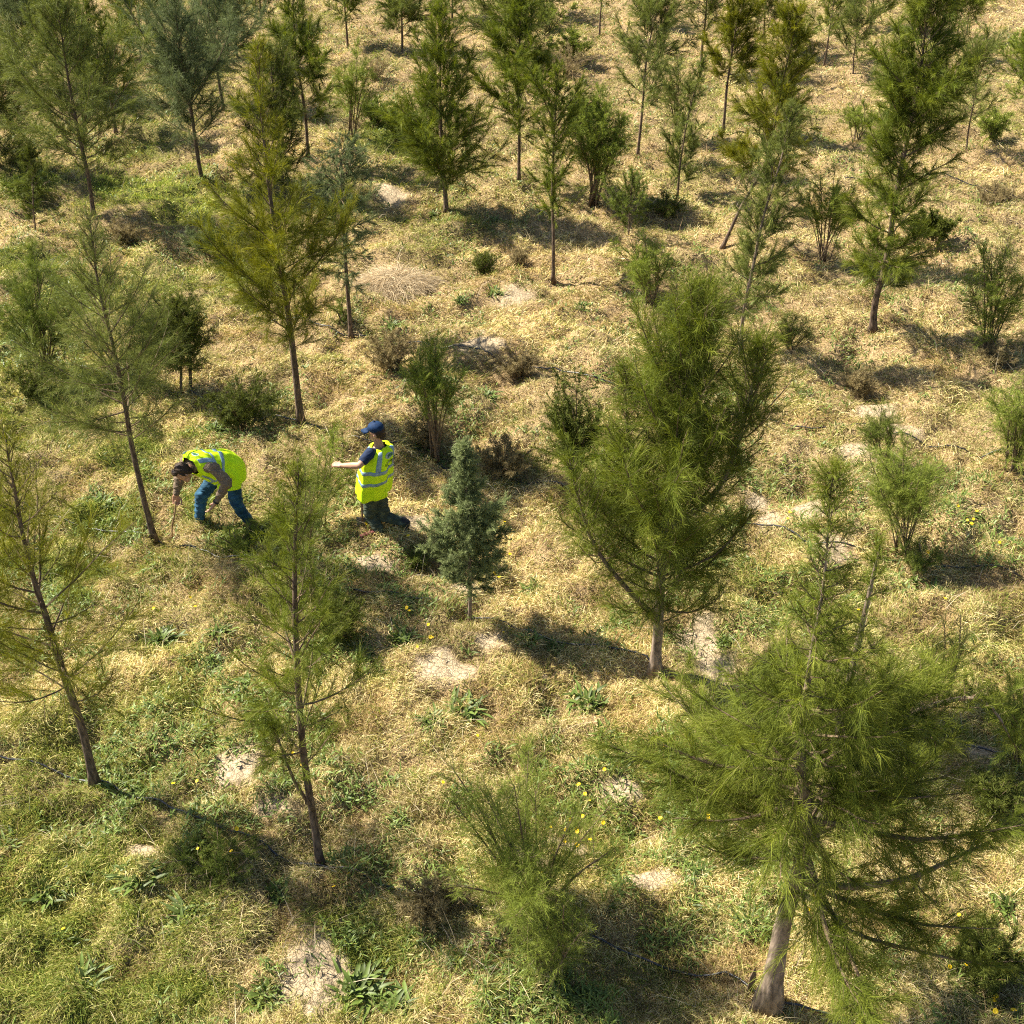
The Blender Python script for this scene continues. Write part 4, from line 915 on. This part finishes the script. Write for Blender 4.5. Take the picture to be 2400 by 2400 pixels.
# ---- person B: bending over, facing left and towards the viewer
def person_bending():
    Yb = G(525, 1232).y; J = lambda u, v, d: P(u, v, Yb+d)
    root = empty("person", G(525, 1230)); tag(root, "dark-haired person bending down in high-visibility vest and blue jeans, poking ground with stick", "person")
    inv = -root.location
    j = {k: J(*q)+inv for k, q in dict(pel=(534,1094,.14), chest=(492,1084,-.04), neck=(456,1090,-.22), hd=(430,1108,-.36), shL=(502,1099,-.36), shR=(436,1082,-.08),
         elL=(533,1131,-.46), wrL=(506,1177,-.46), elR=(420,1124,-.20), wrR=(412,1160,-.27), hipL=(545,1116,.02), hipR=(520,1096,.16), knR=(472,1162,.03),
         anR=(467,1220,.02), knL=(553,1178,-.06), anL=(583,1221,.0), toR=(446,1236,-.04), toL=(570,1238,-.06)).items()}
    up = V3((0, 0, 1)); ax = (j['neck']-j['pel']).normalized(); s = (j['shR']-j['shL']).normalized(); nb = s.cross(ax).normalized()
    if nb.z > 0: nb = -nb                              # nb: chest normal, pointing down
    hf = V3((-.55, -.35, -.75)).normalized(); hu_ = V3((-.75, -.35, .55))
    hp, hs, hfv, hu = head_parts(j['hd'], hf, hu_)
    Mt, *_ = basis(nb, ax, .14, .085, .17); M2, *_ = basis(V3((-.9, -.3, -.2)), up, .155, .115, .14)
    body = hp + [('c', j['neck'], .058, j['hd'].lerp(j['neck'], .35), .054), ('e', j['chest'].lerp(j['neck'], .5), Mt), ('e', j['pel'], M2), ('c', j['chest'], .12, j['pel'], .12),
                 ('c', j['shL'], .052, j['neck'], .05), ('c', j['shR'], .052, j['neck'], .05)]
    for q in 'LR':
        body += [('c', j['sh'+q], .050, j['el'+q], .040), ('c', j['el'+q], .040, j['wr'+q], .026), ('c', j['hip'+q], .085, j['kn'+q], .056), ('c', j['kn'+q], .056, j['an'+q], .038)]
    body += hand(j['wrL'], (-.55, -.05, -.8), (-.8, .3, .5), .35, -1, 1.2) + hand(j['wrR'], (-.08, -.05, -1), (.2, -.95, .1), 1.05, 1, 1.08)
    solid("body", body, M_skin, root, .0055, 2)
    c = j['hd']; Mh, *_ = basis(hfv, hu, .086, .090, .106)
    solid("hair", [('e', c+hu*.034-hfv*.030, Mh), ('c', c-hu*.055-hfv*.065-hs*.03, .034, c-hu*.055-hfv*.065+hs*.03, .034), ('c', c+hu*.10+hfv*.045-hs*.03, .034, c+hu*.10+hfv*.045+hs*.03, .034),
                   ('c', c+hu*.05-hs*.07, .024, c-hu*.01-hs*.078, .014), ('c', c+hu*.05+hs*.07, .024, c-hu*.01+hs*.078, .014)], M_hair, root, .006, 1, .012, .03)
    for q in (-1, 1): solid("eye", [('e', c+hfv*.084+hs*q*.032+hu*.012, Matrix.Scale(.010, 3))], M_eye, root, .003, 0)
    sw = [('e', j['chest'].lerp(j['neck'], .4), basis(nb, ax, .152, .098, .18)[0]), ('c', j['neck'].lerp(j['chest'], .2), .068, j['neck'].lerp(j['hd'], .25), .066), ('c', j['shL'], .066, j['neck'], .05), ('c', j['shR'], .066, j['neck'], .05)]
    for q in 'LR':
        sw += [('c', j['sh'+q], .074, j['el'+q], .062), ('c', j['el'+q], .063, j['el'+q].lerp(j['wr'+q], .86), .044)]
    solid("sweater", sw, M_wool, root, .008, 2, .022, .07)
    tr = [('e', j['pel'], basis(V3((-.9, -.3, -.2)), up, .17, .135, .16)[0])]
    for q in 'LR': tr += [('c', j['hip'+q], .108, j['kn'+q], .082), ('c', j['kn'+q], .080, j['an'+q].lerp(j['kn'+q], .05), .060)]
    solid("jeans", tr, M_jean, root, .009, 2, .022, .07)
    for q in 'LR': blade_shoe("shoe", j['an'+q]-up*.05+V3((.02, 0, 0)), j['to'+q]-up*.01, M_tan, root, .045, .035)
    w = j['wrL']; d = (j['elL']-w).normalized(); pts = []
    a1 = d.orthogonal().normalized(); a2 = d.cross(a1)
    V, T = tube([np.array(w+d*t) for t in (.0, .012, .024)], [.040, .043, .040], 16); wt = link("watch", mesh_np("watch", V, T, None, True), M_boot, None); wt.parent = root
    # vest rings from the hem (round hips, hanging) forward to the collar
    rg_ = []
    def R(px, dd, side, front, a, b): rg_.append((np.array(J(px[0], px[1], dd)+inv), nrm(np.array(side, float)), nrm(np.array(front, float)), a*Zs, b*Zs))
    R((541,1124), .05, (-.35,.94,0), (-.92,-.36,-.15), .225, .180)
    R((538,1102), .09, (-.35,.94,0), (-.85,-.36,-.40), .225, .185)
    R((523,1092), .06, (-.45,.89,0), (-.50,-.26,-.82), .215, .185)
    R((502,1094), -.04, (-.60,.80,-.02), (-.22,-.16,-.96), .220, .195)
    R((485,1093), -.10, (-.72,.69,-.05), (-.10,-.10,-.99), .23, .185)
    R((470,1090), -.14, (-.76,.64,-.05), (-.05,-.08,-.99), .225, .165)
    R((456,1090), -.21, (-.76,.64,-.05), (.08,.02,-.99), .205, .145)
    R((447,1092), -.26, (-.76,.64,-.05), (.12,.04,-.99), .130, .105)
    vest(root, rg_, [(.545, .590), (.385, .430)], [(-.75-.16, -.75+.16, .590, .90), (.75-.16, .75+.16, .590, .90), (2.3, 2.62, .590, .90), (-2.62, -2.3, .590, .90)], (-.05, .80, .22, .045, 1), text=False)
    return root, j
PB, JB = person_bending()
# ---- tools
def stick(name, label, cat, a, b, r, m, wob=.01):
    a, b = Vector(a), Vector(b); q = [np.array(a.lerp(b, t))+np.array([math.sin(t*7)*wob, 0, 0]) for t in np.linspace(0, 1, 9)]
    V, T = tube([p-q[0] for p in q], [r*(1-.25*t) for t in np.linspace(0, 1, 9)], 8); ob = link(name, mesh_np(name, V, T, None, True), m); ob.location = q[0]
    if label: tag(ob, label, cat)
    return ob
hb = JB['wrR']+PB.location+Vector((-.008, -.06, -.085)); gb = G(403, 1259)
up_ = (hb-gb).normalized()
stick("digging_stick", "thin brown wooden stick held upright by the bending person, tip in the ground", "stick", hb+up_*.05, gb-up_*.03, .011, M_wood)
ha = JA['wrR']+PA.location+Vector((-.045, -.03, -.06)); YA = G(885, 1252).y; ga = P(851, 1238, YA+.12); ha = P(846, 1128, YA+.16)
sh = empty("shovel", Vector((ga.x, ga.y, float(hgt(ga.x, ga.y))))); tag(sh, "shovel with brown wooden handle half hidden in front of the standing person", "shovel")
o1 = stick("handle", None, None, ha+(ha-ga).normalized()*.12, ga+Vector((0, 0, .12)), .016, M_wood, .0); o1.parent = sh; o1.location = o1.location-sh.location
bl = []
for i in range(7):
    t = i/6; wdt = .075*(1-.75*max(0, t-.5)*2*.9) if t > .5 else .075
    bl.append([(x*wdt, .02*x*x, .14-t*.24) for x in np.linspace(-1, 1, 7)])
bo = grid_mesh("blade", np.array(bl), M_steel, sh, .004)
hp_ = JA['wrL']+PA.location+Vector((-.085, .03, -.02))
